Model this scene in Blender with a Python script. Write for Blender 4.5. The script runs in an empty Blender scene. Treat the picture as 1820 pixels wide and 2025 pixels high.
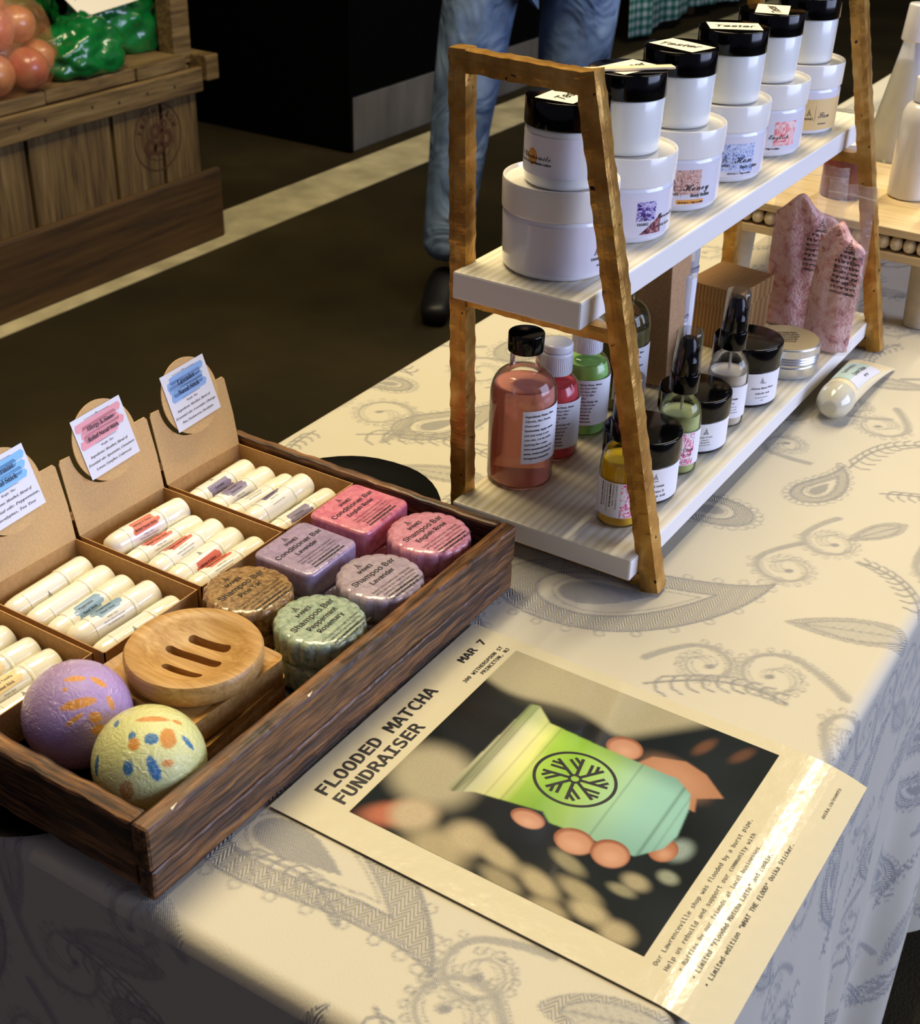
import bpy, bmesh, math, random, os
import numpy as np
from mathutils import Vector, Matrix
PI = math.pi
random.seed(7); np.random.seed(7)
SC = bpy.context.scene
COL = SC.collection
TZ = 0.75          # height of the table top; table things below are written with z measured from it

# ------------------------------------------------------------------ camera
def setup_camera():
    P, R, A = math.radians(30.7), math.radians(1.65), math.radians(31.5)
    right = Vector((1, 0, 0)); fw = Vector((0, math.cos(P), -math.sin(P))); up = Vector((0, math.sin(P), math.cos(P)))
    r2 = math.cos(R) * right + math.sin(R) * up
    u2 = -math.sin(R) * right + math.cos(R) * up
    rz = Matrix.Rotation(A, 3, 'Z')
    r2, u2, f2 = rz @ r2, rz @ u2, rz @ fw
    cam = bpy.data.cameras.new('camera'); o = bpy.data.objects.new('camera', cam); COL.objects.link(o)
    M = Matrix(((r2.x, u2.x, -f2.x, 0), (r2.y, u2.y, -f2.y, 0), (r2.z, u2.z, -f2.z, TZ + 0.54), (0, 0, 0, 1)))
    o.matrix_world = M
    cam.sensor_fit = 'HORIZONTAL'; cam.sensor_width = 36; cam.lens = 2652 / 1820 * 36
    cam.clip_start = 0.01; cam.clip_end = 100
    cam.dof.use_dof = True; cam.dof.focus_distance = 0.95; cam.dof.aperture_fstop = 22
    SC.camera = o
setup_camera()

# ------------------------------------------------------------------ world, lights, exposure
W = bpy.data.worlds.new('world'); SC.world = W; W.use_nodes = True
W.node_tree.nodes['Background'].inputs[0].default_value = (0.64, 0.60, 0.84, 1)
W.node_tree.nodes['Background'].inputs[1].default_value = 0.12
def area(name, loc, tgt, sx, sy, power, col):
    l = bpy.data.lights.new(name, 'AREA'); l.shape = 'RECTANGLE'; l.size = sx; l.size_y = sy
    l.energy = power; l.color = col
    o = bpy.data.objects.new(name, l); COL.objects.link(o); o.location = loc
    o.rotation_euler = (Vector(tgt) - Vector(loc)).to_track_quat('-Z', 'Y').to_euler()
    return o
area('hall_lamp', (-1.15, 1.25, 3.3), (-0.45, 0.85, TZ), 1.2, 1.2, 62, (1.0, 0.82, 0.50))
strip = area('skylight_strip', (-0.33, 3.75, 3.9), (0.02, 3.9, 0), 0.08, 2.8, 62, (1.0, 0.90, 0.66))
strip.rotation_euler = (0, 0, 0)
area('daylight_doorway', (3.2, 2.0, 1.7), (-0.4, 1.0, TZ), 3.0, 2.2, 125, (0.58, 0.67, 1.0))
SC.view_settings.view_transform = 'Standard'; SC.view_settings.look = 'None'
SC.view_settings.gamma = 1; SC.view_settings.use_curve_mapping = False
SC.view_settings.exposure = 0.57

# ------------------------------------------------------------------ materials
def lin(c):
    if isinstance(c, str):
        c = tuple(int(c[i:i + 2], 16) / 255 for i in (0, 2, 4))
    return tuple((x / 12.92 if x <= 0.04045 else ((x + 0.055) / 1.055) ** 2.4) for x in c) + (1,)
def new_mat(name):
    m = bpy.data.materials.new(name); m.use_nodes = True
    nt = m.node_tree; return m, nt, nt.nodes['Principled BSDF']
def nd(nt, t, **kw):
    n = nt.nodes.new(t)
    for k, v in kw.items():
        if k in n.inputs: n.inputs[k].default_value = v
        else: setattr(n, k, v)
    return n
def mat(name, col, rough=0.5, metal=0, trans=0, coat=0, bump=0, bscale=200, var=0, vscale=30, ior=1.45, alpha=1, sss=0, emit=None, stretch=(1, 1, 1), spec=None):
    m, nt, b = new_mat(name); L = nt.links
    c = lin(col)
    b.inputs['Base Color'].default_value = c; b.inputs['Roughness'].default_value = rough
    b.inputs['Metallic'].default_value = metal; b.inputs['Transmission Weight'].default_value = trans
    b.inputs['Coat Weight'].default_value = coat; b.inputs['IOR'].default_value = ior; b.inputs['Alpha'].default_value = alpha
    b.inputs['Coat Roughness'].default_value = 0.08
    if spec is not None: b.inputs['Specular IOR Level'].default_value = spec
    if sss:
        b.inputs['Subsurface Weight'].default_value = sss; b.inputs['Subsurface Scale'].default_value = 0.01
    tc = nd(nt, 'ShaderNodeTexCoord'); mp = nd(nt, 'ShaderNodeMapping'); mp.inputs['Scale'].default_value = stretch
    L.new(tc.outputs['Object'], mp.inputs['Vector'])
    if var:
        n = nd(nt, 'ShaderNodeTexNoise', Scale=vscale, Detail=5.0); L.new(mp.outputs[0], n.inputs['Vector'])
        r = nd(nt, 'ShaderNodeMapRange'); r.inputs[1].default_value = 0.3; r.inputs[2].default_value = 0.7
        r.inputs[3].default_value = 1 - var; r.inputs[4].default_value = 1 + var * 0.6
        L.new(n.outputs[0], r.inputs[0])
        mx = nd(nt, 'ShaderNodeMix', data_type='RGBA', blend_type='MULTIPLY'); mx.inputs[0].default_value = 1
        mx.inputs[6].default_value = c; L.new(r.outputs[0], mx.inputs[7]); L.new(mx.outputs[2], b.inputs['Base Color'])
    if bump:
        n = nd(nt, 'ShaderNodeTexNoise', Scale=bscale, Detail=3.0); L.new(mp.outputs[0], n.inputs['Vector'])
        bp = nd(nt, 'ShaderNodeBump', Strength=bump, Distance=0.002); L.new(n.outputs[0], bp.inputs['Height'])
        L.new(bp.outputs[0], b.inputs['Normal'])
        if coat: L.new(bp.outputs[0], b.inputs['Coat Normal'])
    return m
def ramp(nt, fac, stops):
    r = nd(nt, 'ShaderNodeValToRGB'); e = r.color_ramp.elements
    while len(e) < len(stops): e.new(0.5)
    for x, (p, c) in zip(e, stops): x.position = p; x.color = lin(c)
    nt.links.new(fac, r.inputs[0]); return r
def wood(name, stops, axis='y', freq=60, rough=0.5, bump=0.5, coat=0, worn=None):
    """grain running along one axis of the object"""
    m, nt, b = new_mat(name); L = nt.links
    tc = nd(nt, 'ShaderNodeTexCoord'); mp = nd(nt, 'ShaderNodeMapping')
    s = {'x': (0.06, 1, 1), 'y': (1, 0.06, 1), 'z': (1, 1, 0.06)}[axis]
    mp.inputs['Scale'].default_value = s
    L.new(tc.outputs['Object'], mp.inputs['Vector'])
    n = nd(nt, 'ShaderNodeTexNoise', Scale=float(freq), Detail=8.0, Roughness=0.65, Distortion=1.2); L.new(mp.outputs[0], n.inputs['Vector'])
    n2 = nd(nt, 'ShaderNodeTexNoise', Scale=freq * 5.0, Detail=3.0); L.new(mp.outputs[0], n2.inputs['Vector'])
    ad = nd(nt, 'ShaderNodeMath', operation='MULTIPLY_ADD'); L.new(n2.outputs[0], ad.inputs[0]); ad.inputs[1].default_value = 0.45; L.new(n.outputs[0], ad.inputs[2])
    sb = nd(nt, 'ShaderNodeMath', operation='SUBTRACT'); L.new(ad.outputs[0], sb.inputs[0]); sb.inputs[1].default_value = 0.22
    r = ramp(nt, sb.outputs[0], stops); L.new(r.outputs[0], b.inputs['Base Color'])
    b.inputs['Roughness'].default_value = rough; b.inputs['Coat Weight'].default_value = coat
    bp = nd(nt, 'ShaderNodeBump', Strength=bump, Distance=0.0015); L.new(sb.outputs[0], bp.inputs['Height']); L.new(bp.outputs[0], b.inputs['Normal'])
    return m
def attr_mat(name, rough=0.5, coat=0, bump=0, bscale=200, layer='Col'):
    m, nt, b = new_mat(name)
    a = nd(nt, 'ShaderNodeAttribute', attribute_name=layer); nt.links.new(a.outputs['Color'], b.inputs['Base Color'])
    b.inputs['Roughness'].default_value = rough; b.inputs['Coat Weight'].default_value = coat; b.inputs['Coat Roughness'].default_value = 0.06
    if bump:
        tc = nd(nt, 'ShaderNodeTexCoord')
        n = nd(nt, 'ShaderNodeTexNoise', Scale=bscale, Detail=4.0, Distortion=3.0); nt.links.new(tc.outputs['Object'], n.inputs['Vector'])
        bp = nd(nt, 'ShaderNodeBump', Strength=bump, Distance=0.0045); nt.links.new(n.outputs[0], bp.inputs['Height'])
        nt.links.new(bp.outputs[0], b.inputs['Coat Normal'])
        bp2 = nd(nt, 'ShaderNodeBump', Strength=bump * 0.4, Distance=0.002); nt.links.new(n.outputs[0], bp2.inputs['Height']); nt.links.new(bp2.outputs[0], b.inputs['Normal'])
    return m
def film_mat(name, tint='FFFFFF', alpha=0.2, rough=0.08, bump=0.6, bscale=60, coat=1.0):
    """clear plastic film: mostly see-through with sharp glints"""
    m, nt, b = new_mat(name); L = nt.links
    b.inputs['Base Color'].default_value = lin(tint); b.inputs['Roughness'].default_value = rough; b.inputs['Alpha'].default_value = alpha
    b.inputs['Specular IOR Level'].default_value = 1.0; b.inputs['Coat Weight'].default_value = coat; b.inputs['Coat Roughness'].default_value = 0.05
    tc = nd(nt, 'ShaderNodeTexCoord')
    n = nd(nt, 'ShaderNodeTexNoise', Scale=float(bscale), Detail=3.0, Distortion=2.0); L.new(tc.outputs['Object'], n.inputs['Vector'])
    bp = nd(nt, 'ShaderNodeBump', Strength=bump, Distance=0.004); L.new(n.outputs[0], bp.inputs['Height']); L.new(bp.outputs[0], b.inputs['Normal']); L.new(bp.outputs[0], b.inputs['Coat Normal'])
    return m

def thin_clear(name, tint='FFFFFF', lo=.02, k=.9, rough=.03):
    """thin clear wall: see-through, reflecting by Fresnel, without any milky diffuse"""
    m = bpy.data.materials.new(name); m.use_nodes = True; nt = m.node_tree; nt.nodes.remove(nt.nodes['Principled BSDF']); out = nt.nodes['Material Output']
    tr = nd(nt, 'ShaderNodeBsdfTransparent'); tr.inputs[0].default_value = lin(tint); gl = nd(nt, 'ShaderNodeBsdfGlossy'); gl.inputs['Roughness'].default_value = rough
    fr = nd(nt, 'ShaderNodeFresnel'); fr.inputs[0].default_value = 1.35; ma = nd(nt, 'ShaderNodeMath', operation='MULTIPLY_ADD'); ma.inputs[1].default_value = k; ma.inputs[2].default_value = lo
    nt.links.new(fr.outputs[0], ma.inputs[0]); mx = nd(nt, 'ShaderNodeMixShader'); nt.links.new(ma.outputs[0], mx.inputs[0]); nt.links.new(tr.outputs[0], mx.inputs[1]); nt.links.new(gl.outputs[0], mx.inputs[2])
    nt.links.new(mx.outputs[0], out.inputs[0]); return m

# ------------------------------------------------------------------ object helpers
def tag(o, label=None, cat=None, group=None, kind=None):
    if label: o['label'] = label
    if cat: o['category'] = cat
    if group: o['group'] = group
    if kind: o['kind'] = kind
    return o
def thing(name, label, cat, loc=(0, 0, 0), rz=0, group=None):
    o = bpy.data.objects.new(name, None); COL.objects.link(o); o.location = loc; o.rotation_euler = (0, 0, rz)
    o.empty_display_size = 0.02
    return tag(o, label, cat, group)
def T(x, y, z=0): return (x, y, TZ + z)
def obj(name, geo, m=None, parent=None, loc=None, rot=None, smooth=False, angle=None):
    if isinstance(geo, bmesh.types.BMesh):
        me = bpy.data.meshes.new(name); geo.to_mesh(me); geo.free()
    else: me = geo
    if m is not None and not me.materials:
        for mm in (m if isinstance(m, (list, tuple)) else [m]): me.materials.append(mm)
    if smooth:
        me.polygons.foreach_set('use_smooth', [True] * len(me.polygons))
        if angle: 
            try: me.set_sharp_from_angle(angle=math.radians(angle))
            except Exception: pass
    o = bpy.data.objects.new(name, me); COL.objects.link(o)
    if parent: o.parent = parent
    if loc is not None: o.location = loc
    if rot is not None: o.rotation_euler = rot
    return o
def pydata(verts, faces):
    me = bpy.data.meshes.new('m'); me.from_pydata([tuple(v) for v in verts], [], faces); me.update(); return me
def copy_tree(o, parent=None):
    c = o.copy(); COL.objects.link(c)
    if parent: c.parent = parent
    for ch in list(o.children): copy_tree(ch, c)
    return c
def box(bm, x0, x1, y0, y1, z0, z1, bev=0, seg=2):
    r = bmesh.ops.create_cube(bm, size=1); vs = r['verts']
    for v in vs:
        v.co = Vector((x0 if v.co.x < 0 else x1, y0 if v.co.y < 0 else y1, z0 if v.co.z < 0 else z1))
    if bev:
        es = list({e for v in vs for e in v.link_edges})
        bmesh.ops.bevel(bm, geom=es, offset=bev, segments=seg, affect='EDGES', profile=0.5)
    return bm
def bx(x0, x1, y0, y1, z0, z1, bev=0, seg=2): return box(bmesh.new(), x0, x1, y0, y1, z0, z1, bev, seg)
def lathe(prof, n=48, flute=0, fn=18):
    """closed-profile surface of revolution; prof = [(r,z)...]"""
    vs, fs = [], []; k = len(prof)
    for i in range(n):
        a = 2 * PI * i / n
        for (r, z) in prof:
            rr = r * (1 - flute + flute * abs(math.cos(fn * a / 2)) ** 0.6 * 1.0) if flute else r
            vs.append((rr * math.cos(a), rr * math.sin(a), z))
    for i in range(n):
        j = (i + 1) % n
        for q in range(k - 1):
            fs.append((i * k + q, j * k + q, j * k + q + 1, i * k + q + 1))
    bm = bmesh.new(); me = pydata(vs, fs); bm.from_mesh(me); bpy.data.meshes.remove(me)
    bmesh.ops.remove_doubles(bm, verts=bm.verts, dist=1e-6)
    bmesh.ops.recalc_face_normals(bm, faces=bm.faces)
    return bm
def rprof(r, z0, z1, bv=0.001, r1=None, n=3):
    """solid can with rounded rims"""
    r1 = r if r1 is None else r1
    p = [(0, z0)]
    for i in range(n + 1):
        a = PI / 2 * i / n; p.append((r - bv + bv * math.sin(a), z0 + bv - bv * math.cos(a)))
    for i in range(n + 1):
        a = PI / 2 * i / n; p.append((r1 - bv + bv * math.cos(a), z1 - bv + bv * math.sin(a)))
    p.append((0, z1)); return p
def patch(R, z0, z1, a0, a1, n=24, m=1, bow=None):
    vs, fs = [], []
    for i in range(n + 1):
        a = a0 + (a1 - a0) * i / n
        for j in range(m + 1):
            z = z0 + (z1 - z0) * j / m
            vs.append((R * math.cos(a), R * math.sin(a), z))
    for i in range(n):
        for j in range(m):
            q = i * (m + 1) + j; fs.append((q, q + m + 1, q + m + 2, q + 1))
    return pydata(vs, fs)
def join_bm(*bms):
    b = bms[0]
    for o in bms[1:]:
        me = bpy.data.meshes.new('t'); o.to_mesh(me); o.free(); b.from_mesh(me); bpy.data.meshes.remove(me)
    return b
def tube(pts, r, n=8, cap=True):
    pts = [Vector(p) for p in pts]; vs, fs = [], []
    rs = r if isinstance(r, (list, tuple)) else [r] * len(pts)
    for i, p in enumerate(pts):
        d = (pts[min(i + 1, len(pts) - 1)] - pts[max(i - 1, 0)]).normalized()
        q = d.to_track_quat('Z', 'Y')
        for k in range(n):
            a = 2 * PI * k / n; vs.append(p + q @ Vector((rs[i] * math.cos(a), rs[i] * math.sin(a), 0)))
    for i in range(len(pts) - 1):
        for k in range(n):
            fs.append((i * n + k, i * n + (k + 1) % n, (i + 1) * n + (k + 1) % n, (i + 1) * n + k))
    if cap: fs.append(tuple(range(n))[::-1]); fs.append(tuple(range((len(pts) - 1) * n, len(pts) * n)))
    return pydata(vs, fs)

# ------------------------------------------------------------------ lettering
FONTS = {}
def font(kind):
    if kind in FONTS: return FONTS[kind]
    f = None
    try:
        d = os.path.join(bpy.utils.resource_path('LOCAL'), 'datafiles', 'fonts')
        p = os.path.join(d, {'mono': 'DejaVuSansMono.woff2', 'sans': 'Inter.woff2', 'math': 'NotoSansMath-Regular.woff2'}[kind])
        if os.path.exists(p): f = bpy.data.fonts.load(p)
    except Exception: f = None
    FONTS[kind] = f; return f
TXT = {}
def styled(s, kind):
    """serif, italic and script letters live in the mathematical alphabets of the font"""
    up, lo, dg = {'serif': (0x1D400, 0x1D41A, 0x1D7CE), 'italic': (0x1D434, 0x1D44E, None), 'script': (0x1D4D0, 0x1D4EA, 0x1D7CE)}[kind]
    o = ''
    for ch in s:
        if 'A' <= ch <= 'Z': o += chr(up + ord(ch) - 65)
        elif 'a' <= ch <= 'z': o += '\u210e' if (kind == 'italic' and ch == 'h') else chr(lo + ord(ch) - 97)
        elif '0' <= ch <= '9' and dg: o += chr(dg + ord(ch) - 48)
        else: o += ch
    return o
def glyphs(s, kind='sans', bold=0.0, shear=0.0, res=2):
    key = (s, kind, bold, shear)
    if key in TXT: return TXT[key]
    if kind in ('serif', 'italic', 'script'):
        if font('math'): s = styled(s, kind); kind = 'math'
        else: kind = 'sans'
    cu = bpy.data.curves.new('t', 'FONT'); cu.body = s; cu.size = 1; cu.resolution_u = res; cu.offset = bold; cu.shear = shear
    f = font(kind)
    if f: cu.font = f
    o = bpy.data.objects.new('t', cu); COL.objects.link(o)
    me = o.to_mesh()
    v = np.empty(len(me.vertices) * 3); me.vertices.foreach_get('co', v); v = v.reshape(-1, 3)[:, :2].copy()
    fs = [tuple(p.vertices) for p in me.polygons]
    o.to_mesh_clear(); bpy.data.objects.remove(o); bpy.data.curves.remove(cu)
    TXT[key] = (v, fs); return TXT[key]
class Print:
    """flat print collected in 2-D (metres), then laid on a surface"""
    def __init__(s): s.v = []; s.f = []; s.m = []
    def text(s, t, x, y, size, kind='sans', bold=0.0, shear=0.0, align='l', rot=0, sx=1.0, mi=0, fit=None):
        v, fs = glyphs(t, kind, bold, shear)
        if len(v) == 0: return s
        w = (v[:, 0].max() if len(v) else 0)
        if fit: sx = fit / (w * size)
        v = v * np.array([size * sx, size]); w = w * size * sx
        if align == 'c': v = v - np.array([w / 2, 0])
        if align == 'r': v = v - np.array([w, 0])
        c, n = math.cos(rot), math.sin(rot)
        v = np.stack([v[:, 0] * c - v[:, 1] * n + x, v[:, 0] * n + v[:, 1] * c + y], 1)
        b = len(s.v); s.v += [tuple(q) for q in v]; s.f += [tuple(i + b for i in q) for q in fs]; s.m += [mi] * len(fs)
        return s
    def poly(s, pts, mi=0):
        b = len(s.v); s.v += [tuple(p) for p in pts]; s.f.append(tuple(range(b, b + len(pts)))); s.m.append(mi); return s
    def ring(s, x, y, r0, r1, a0=0, a1=2 * PI, n=40, mi=0):
        b = len(s.v)
        for i in range(n + 1):
            a = a0 + (a1 - a0) * i / n
            s.v += [(x + r0 * math.cos(a), y + r0 * math.sin(a)), (x + r1 * math.cos(a), y + r1 * math.sin(a))]
        for i in range(n): s.f.append((b + 2 * i, b + 2 * i + 1, b + 2 * i + 3, b + 2 * i + 2)); s.m.append(mi)
        return s
    def line(s, p, q, w, mi=0):
        p, q = Vector(p), Vector(q); d = (q - p).normalized(); n = Vector((-d.y, d.x)) * w / 2
        return s.poly([p + n, p - n, q - n, q + n], mi)
    def lotus(s, x, y, h, mi=0):
        """little pyramid of petals above the maker's name"""
        for k, (w, yy) in enumerate(((1.0, 0), (0.66, .3), (.34, .6))):
            for sg in (-1, 1):
                s.line((x + sg * h * .5 * w, y + h * yy), (x, y + h * (yy + .28)), h * .07, mi)
            s.line((x - h * .42 * w, y + h * (yy - .02)), (x + h * .42 * w, y + h * (yy - .02)), h * .05, mi)
        s.ring(x, y + h * 1.02, h * .03, h * .09, n=8, mi=mi)
        return s
    def build(s, name, mapf, mats, parent, **kw):
        me = pydata([mapf(u, v) for u, v in s.v], s.f)
        o = obj(name, me, mats, parent, **kw)
        if isinstance(mats, (list, tuple)) and len(mats) > 1: me.polygons.foreach_set('material_index', s.m)
        return o
def cyl_map(R, a0, z0=0.0, rot=False):
    if rot: return lambda u, v: (R * math.cos(a0 + v / R), R * math.sin(a0 + v / R), z0 - u)
    return lambda u, v: (R * math.cos(a0 + u / R), R * math.sin(a0 + u / R), z0 + v)

M = {}
M['ink'] = mat('black_ink', '141216', 0.5)
M['ink_grey'] = mat('grey_ink', '5A5560', 0.5)
M['paper'] = mat('white_label_paper', 'E9E9EE', 0.45)
M['black_cap'] = mat('black_gloss_plastic', '040405', 0.12, coat=0.08, spec=.28)
M['white_plastic'] = mat('white_gloss_plastic', 'E6E7EE', 0.16, coat=0.5)
M['lid_white'] = mat('white_matte_lid', 'EFE9DC', 0.25, coat=0.2)
M['cream_jar'] = mat('frosted_jar_with_cream', 'E4E6E2', 0.22, coat=0.5, sss=0.15)
M['sticker'] = mat('sticker_paper', 'EEE4CC', 0.6)
M['clear_label'] = mat('label_film', 'E7E7F1', 0.2, coat=0.3)
def clear(name, col='FFFFFF', rough=0.02, ior=1.35):
    return mat(name, col, rough, trans=1.0, ior=ior)
M['glass'] = clear('clear_glass', 'FFFFFF', 0.01, 1.45)
M['clear_plastic'] = thin_clear('clear_cap_plastic', 'F4F4F6', .03, .8)
# ------------------------------------------------------------------ floor
def floor_mat():
    m, nt, b = new_mat('dark_asphalt_floor'); L = nt.links
    tc = nd(nt, 'ShaderNodeTexCoord')
    n1 = nd(nt, 'ShaderNodeTexNoise', Scale=2.2, Detail=6.0); L.new(tc.outputs['Object'], n1.inputs['Vector'])
    n2 = nd(nt, 'ShaderNodeTexNoise', Scale=260.0, Detail=2.0); L.new(tc.outputs['Object'], n2.inputs['Vector'])
    r1 = ramp(nt, n1.outputs[0], [(0.3, '1C1707'), (0.55, '2A220D'), (0.8, '393018')])
    r2 = ramp(nt, n2.outputs[0], [(0.45, '2A2A2A'), (0.62, '8A8880'), (0.72, 'E8E6DE')])
    mx = nd(nt, 'ShaderNodeMix', data_type='RGBA', blend_type='MULTIPLY'); mx.inputs[0].default_value = 0.8
    L.new(r1.outputs[0], mx.inputs[6]); L.new(r2.outputs[0], mx.inputs[7])
    ad = nd(nt, 'ShaderNodeMix', data_type='RGBA', blend_type='ADD'); ad.inputs[0].default_value = 0.45
    L.new(r1.outputs[0], ad.inputs[6]); L.new(mx.outputs[2], ad.inputs[7]); L.new(ad.outputs[2], b.inputs['Base Color'])
    b.inputs['Roughness'].default_value = 0.85; b.inputs['Specular IOR Level'].default_value = 0.2
    bp = nd(nt, 'ShaderNodeBump', Strength=0.6, Distance=0.003); L.new(n2.outputs[0], bp.inputs['Height']); L.new(bp.outputs[0], b.inputs['Normal'])
    return m
tag(obj('floor', bx(-9, 4, -3, 14, -0.05, 0), floor_mat()), 'dark brown asphalt market hall floor with worn speckles', kind='structure')
M['stripe'] = mat('painted_line', 'C2B68F', 0.7, var=0.35, vscale=9, bump=0.2)
M['hall_wall'] = mat('hall_wall_dark', '2A2723', .9); M['hall_ceiling'] = mat('hall_ceiling_dark', '1C1A17', .95)
tag(obj('wall_left', bx(-9.1, -9, -3, 14, 0, 5.2), M['hall_wall']), 'dark far wall of the market hall', kind='structure')
tag(obj('wall_back', bx(-9, 4, 14, 14.1, 0, 5.2), M['hall_wall']), 'dark end wall of the market hall', kind='structure')
tag(obj('ceiling', bx(-9.1, 4, -3, 14.1, 5.2, 5.3), M['hall_ceiling']), 'dark ceiling of the market hall', kind='structure')
st = obj('trim_1', bx(-2.655, -2.455, -1, 12, 0.0005, 0.003), M['stripe'])
tag(st, 'pale painted line running along the dark floor', kind='structure')

# ------------------------------------------------------------------ tablecloth
X0, X1, Y0, Y1 = -0.672, -0.130, 0.335, 3.3
PR = 0.0009                                    # cell of the woven pattern raster, metres
PU0, PV0 = X0 - 0.75, Y0 - 0.75
NU, NV = int((X1 + 0.75 - PU0) / PR), int((2.4 - PV0) / PR)
RO = np.zeros((NV, NU), np.float32); RF = np.zeros((NV, NU), np.float32)   # outlines, herringbone fill
def window(pts, pad):
    a = ((pts - np.array([PU0, PV0])) / PR); p = pad / PR
    lo = np.maximum(np.floor(a.min(0) - p).astype(int), 0); hi = np.minimum(np.ceil(a.max(0) + p).astype(int), [NU - 1, NV - 1])
    return a, lo, hi
def fill_poly(pts, arr, val=1.0):
    a, lo, hi = window(pts, 0.001)
    if (hi <= lo).any(): return
    X, Y = np.meshgrid(np.arange(lo[0], hi[0]), np.arange(lo[1], hi[1])); ins = np.zeros(X.shape, bool)
    n = len(a)
    for i in range(n):
        x1, y1 = a[i]; x2, y2 = a[(i + 1) % n]
        if y1 == y2: continue
        c = ((Y < y1) != (Y < y2)) & (X < (x2 - x1) * (Y - y1) / (y2 - y1) + x1); ins ^= c
    sub = arr[lo[1]:hi[1], lo[0]:hi[0]]; sub[ins] = val
def stroke(pts, w, arr=None, val=1.0):
    arr = RO if arr is None else arr
    seg = np.linalg.norm(np.diff(pts, axis=0), axis=1); s = np.concatenate([[0], np.cumsum(seg)]); n = max(2, int(s[-1] / (PR * 1.2)))
    q = np.linspace(0, s[-1], n); P = np.stack([np.interp(q, s, pts[:, 0]), np.interp(q, s, pts[:, 1])], 1)
    ww = w if np.isscalar(w) else None
    for i, p in enumerate(P):
        r = (ww if ww is not None else w(i / (n - 1))) / 2 / PR
        cx_, cy_ = (p - np.array([PU0, PV0])) / PR; k = int(r + 2)
        x0, x1_, y0, y1_ = int(cx_) - k, int(cx_) + k + 1, int(cy_) - k, int(cy_) + k + 1
        if x0 < 0 or y0 < 0 or x1_ >= NU or y1_ >= NV: continue
        X, Y = np.meshgrid(np.arange(x0, x1_), np.arange(y0, y1_))
        d = np.clip(r + .5 - np.hypot(X - cx_, Y - cy_), 0, 1) * val
        sub = arr[y0:y1_, x0:x1_]; np.maximum(sub, d, out=sub)
def place(pts, c, ang, s, flip=1):
    a, b = math.cos(ang), math.sin(ang); p = pts * np.array([s, s * flip])
    return np.stack([p[:, 0] * a - p[:, 1] * b + c[0], p[:, 0] * b + p[:, 1] * a + c[1]], 1)
t_ = np.linspace(0, 2 * PI, 90)
def tear(k=1.0, bend=0.9):
    x = np.cos(t_) * k; y = np.sin(t_) * np.abs(np.sin(t_ / 2)) ** 1.2 * 0.55 * k
    x = x * 1.0; th = bend * np.clip(x + 0.1, 0, 2) ** 1.5
    return np.stack([x * np.cos(th * .55), y + 0.35 * np.clip(x + .3, 0, 2) ** 2 * bend], 1)
def paisley(c, ang, s, flip=1):
    fill_poly(place(tear(.98), c, ang, s, flip), RF)
    fill_poly(place(tear(.60) + np.array([-.12, 0]), c, ang, s, flip), RF, 0.0)
    for k, w in ((1.0, .0018), (.93, .0009), (.62, .0016), (.50, .0009)):
        stroke(place(tear(k) + np.array([-.12 * (1 if k < .7 else 0), 0]), c, ang, s, flip), w)
    fill_poly(place(tear(.33) + np.array([-.25, 0]), c, ang, s, flip), RO, 0.7)
    q = place(tear(1.10), c, ang, s, flip)                                   # scalloped crest
    for i in range(4, 88, 3): stroke(np.array([q[i] + .0035 * np.array([math.cos(a), math.sin(a)]) for a in np.linspace(0, 2 * PI, 9)]), .0009)
def leafshape(c, ang, s, wd=.32, flip=1):
    x = np.linspace(-1, 1, 40); y = wd * (1 - x ** 2) ** .8 * (1 + .3 * x)
    o = np.concatenate([np.stack([x, y], 1), np.stack([x[::-1], -y[::-1]], 1)])
    q = place(o, c, ang, s, flip); fill_poly(place(o * 1.35, c, ang, s, flip), RF); fill_poly(q, RF, 0.0); fill_poly(q, RO, .28); stroke(place(o * 1.35, c, ang, s, flip), .0008); stroke(q, .0014)
    stroke(place(np.array([[-1.25, 0], [1, 0]]), c, ang, s, flip), .0013)
    for x_ in np.linspace(-.75, .7, 9):
        h = wd * (1 - x_ ** 2) * .95
        for sg in (-1, 1): stroke(place(np.array([[x_ - .05, 0], [x_ + .18, sg * h]]), c, ang, s, flip), .0007)
def scroll(c, ang, s, turns=1.4, flip=1):
    a = np.linspace(0, turns * 2 * PI, 120); r = 1 - .82 * a / a[-1]
    p = np.stack([r * np.cos(a), r * np.sin(a)], 1); p = np.concatenate([np.stack([np.full(20, 1.0), np.linspace(-1.6, -.05, 20)], 1) + np.stack([-.25 * np.linspace(1, 0, 20) ** 2, np.zeros(20)], 1), p])
    q = place(p, c, ang, s, flip)
    stroke(q, lambda f: .0050 * (1 - f) + .0010, val=.55); stroke(q + .0030, .0008); stroke(q - .0026, .0007)
    e = q[-1]; stroke(np.array([e, e + s * .06]), .0048, val=.8)
    for i in range(26, len(q) - 30, 5):                     # little scallops along the outer rim
        d = q[i + 1] - q[i]; nrm = np.array([d[1], -d[0]]) / (np.hypot(*d) + 1e-9) * flip; o_ = q[i] + nrm * .0052
        stroke(np.array([o_ + .0024 * np.array([math.cos(a), math.sin(a)]) for a in np.linspace(0, 2 * PI, 8)]), .0008)
def frond(c, ang, s, flip=1):
    x = np.linspace(0, 1, 30); cu = np.stack([x * 2 - 1, .5 * np.sin(x * 2.4)], 1)
    stroke(place(cu, c, ang, s, flip), .0018)
    for k in range(2, 28, 3):
        b = cu[k]
        for sg in (-1, 1):
            e = b + np.array([.22, sg * .26 * (1 - .6 * k / 30)]); mid = (b + e) / 2 + np.array([-.05, sg * .05])
            stroke(place(np.array([b, mid, e]), c, ang, s, flip), .0016)
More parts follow.
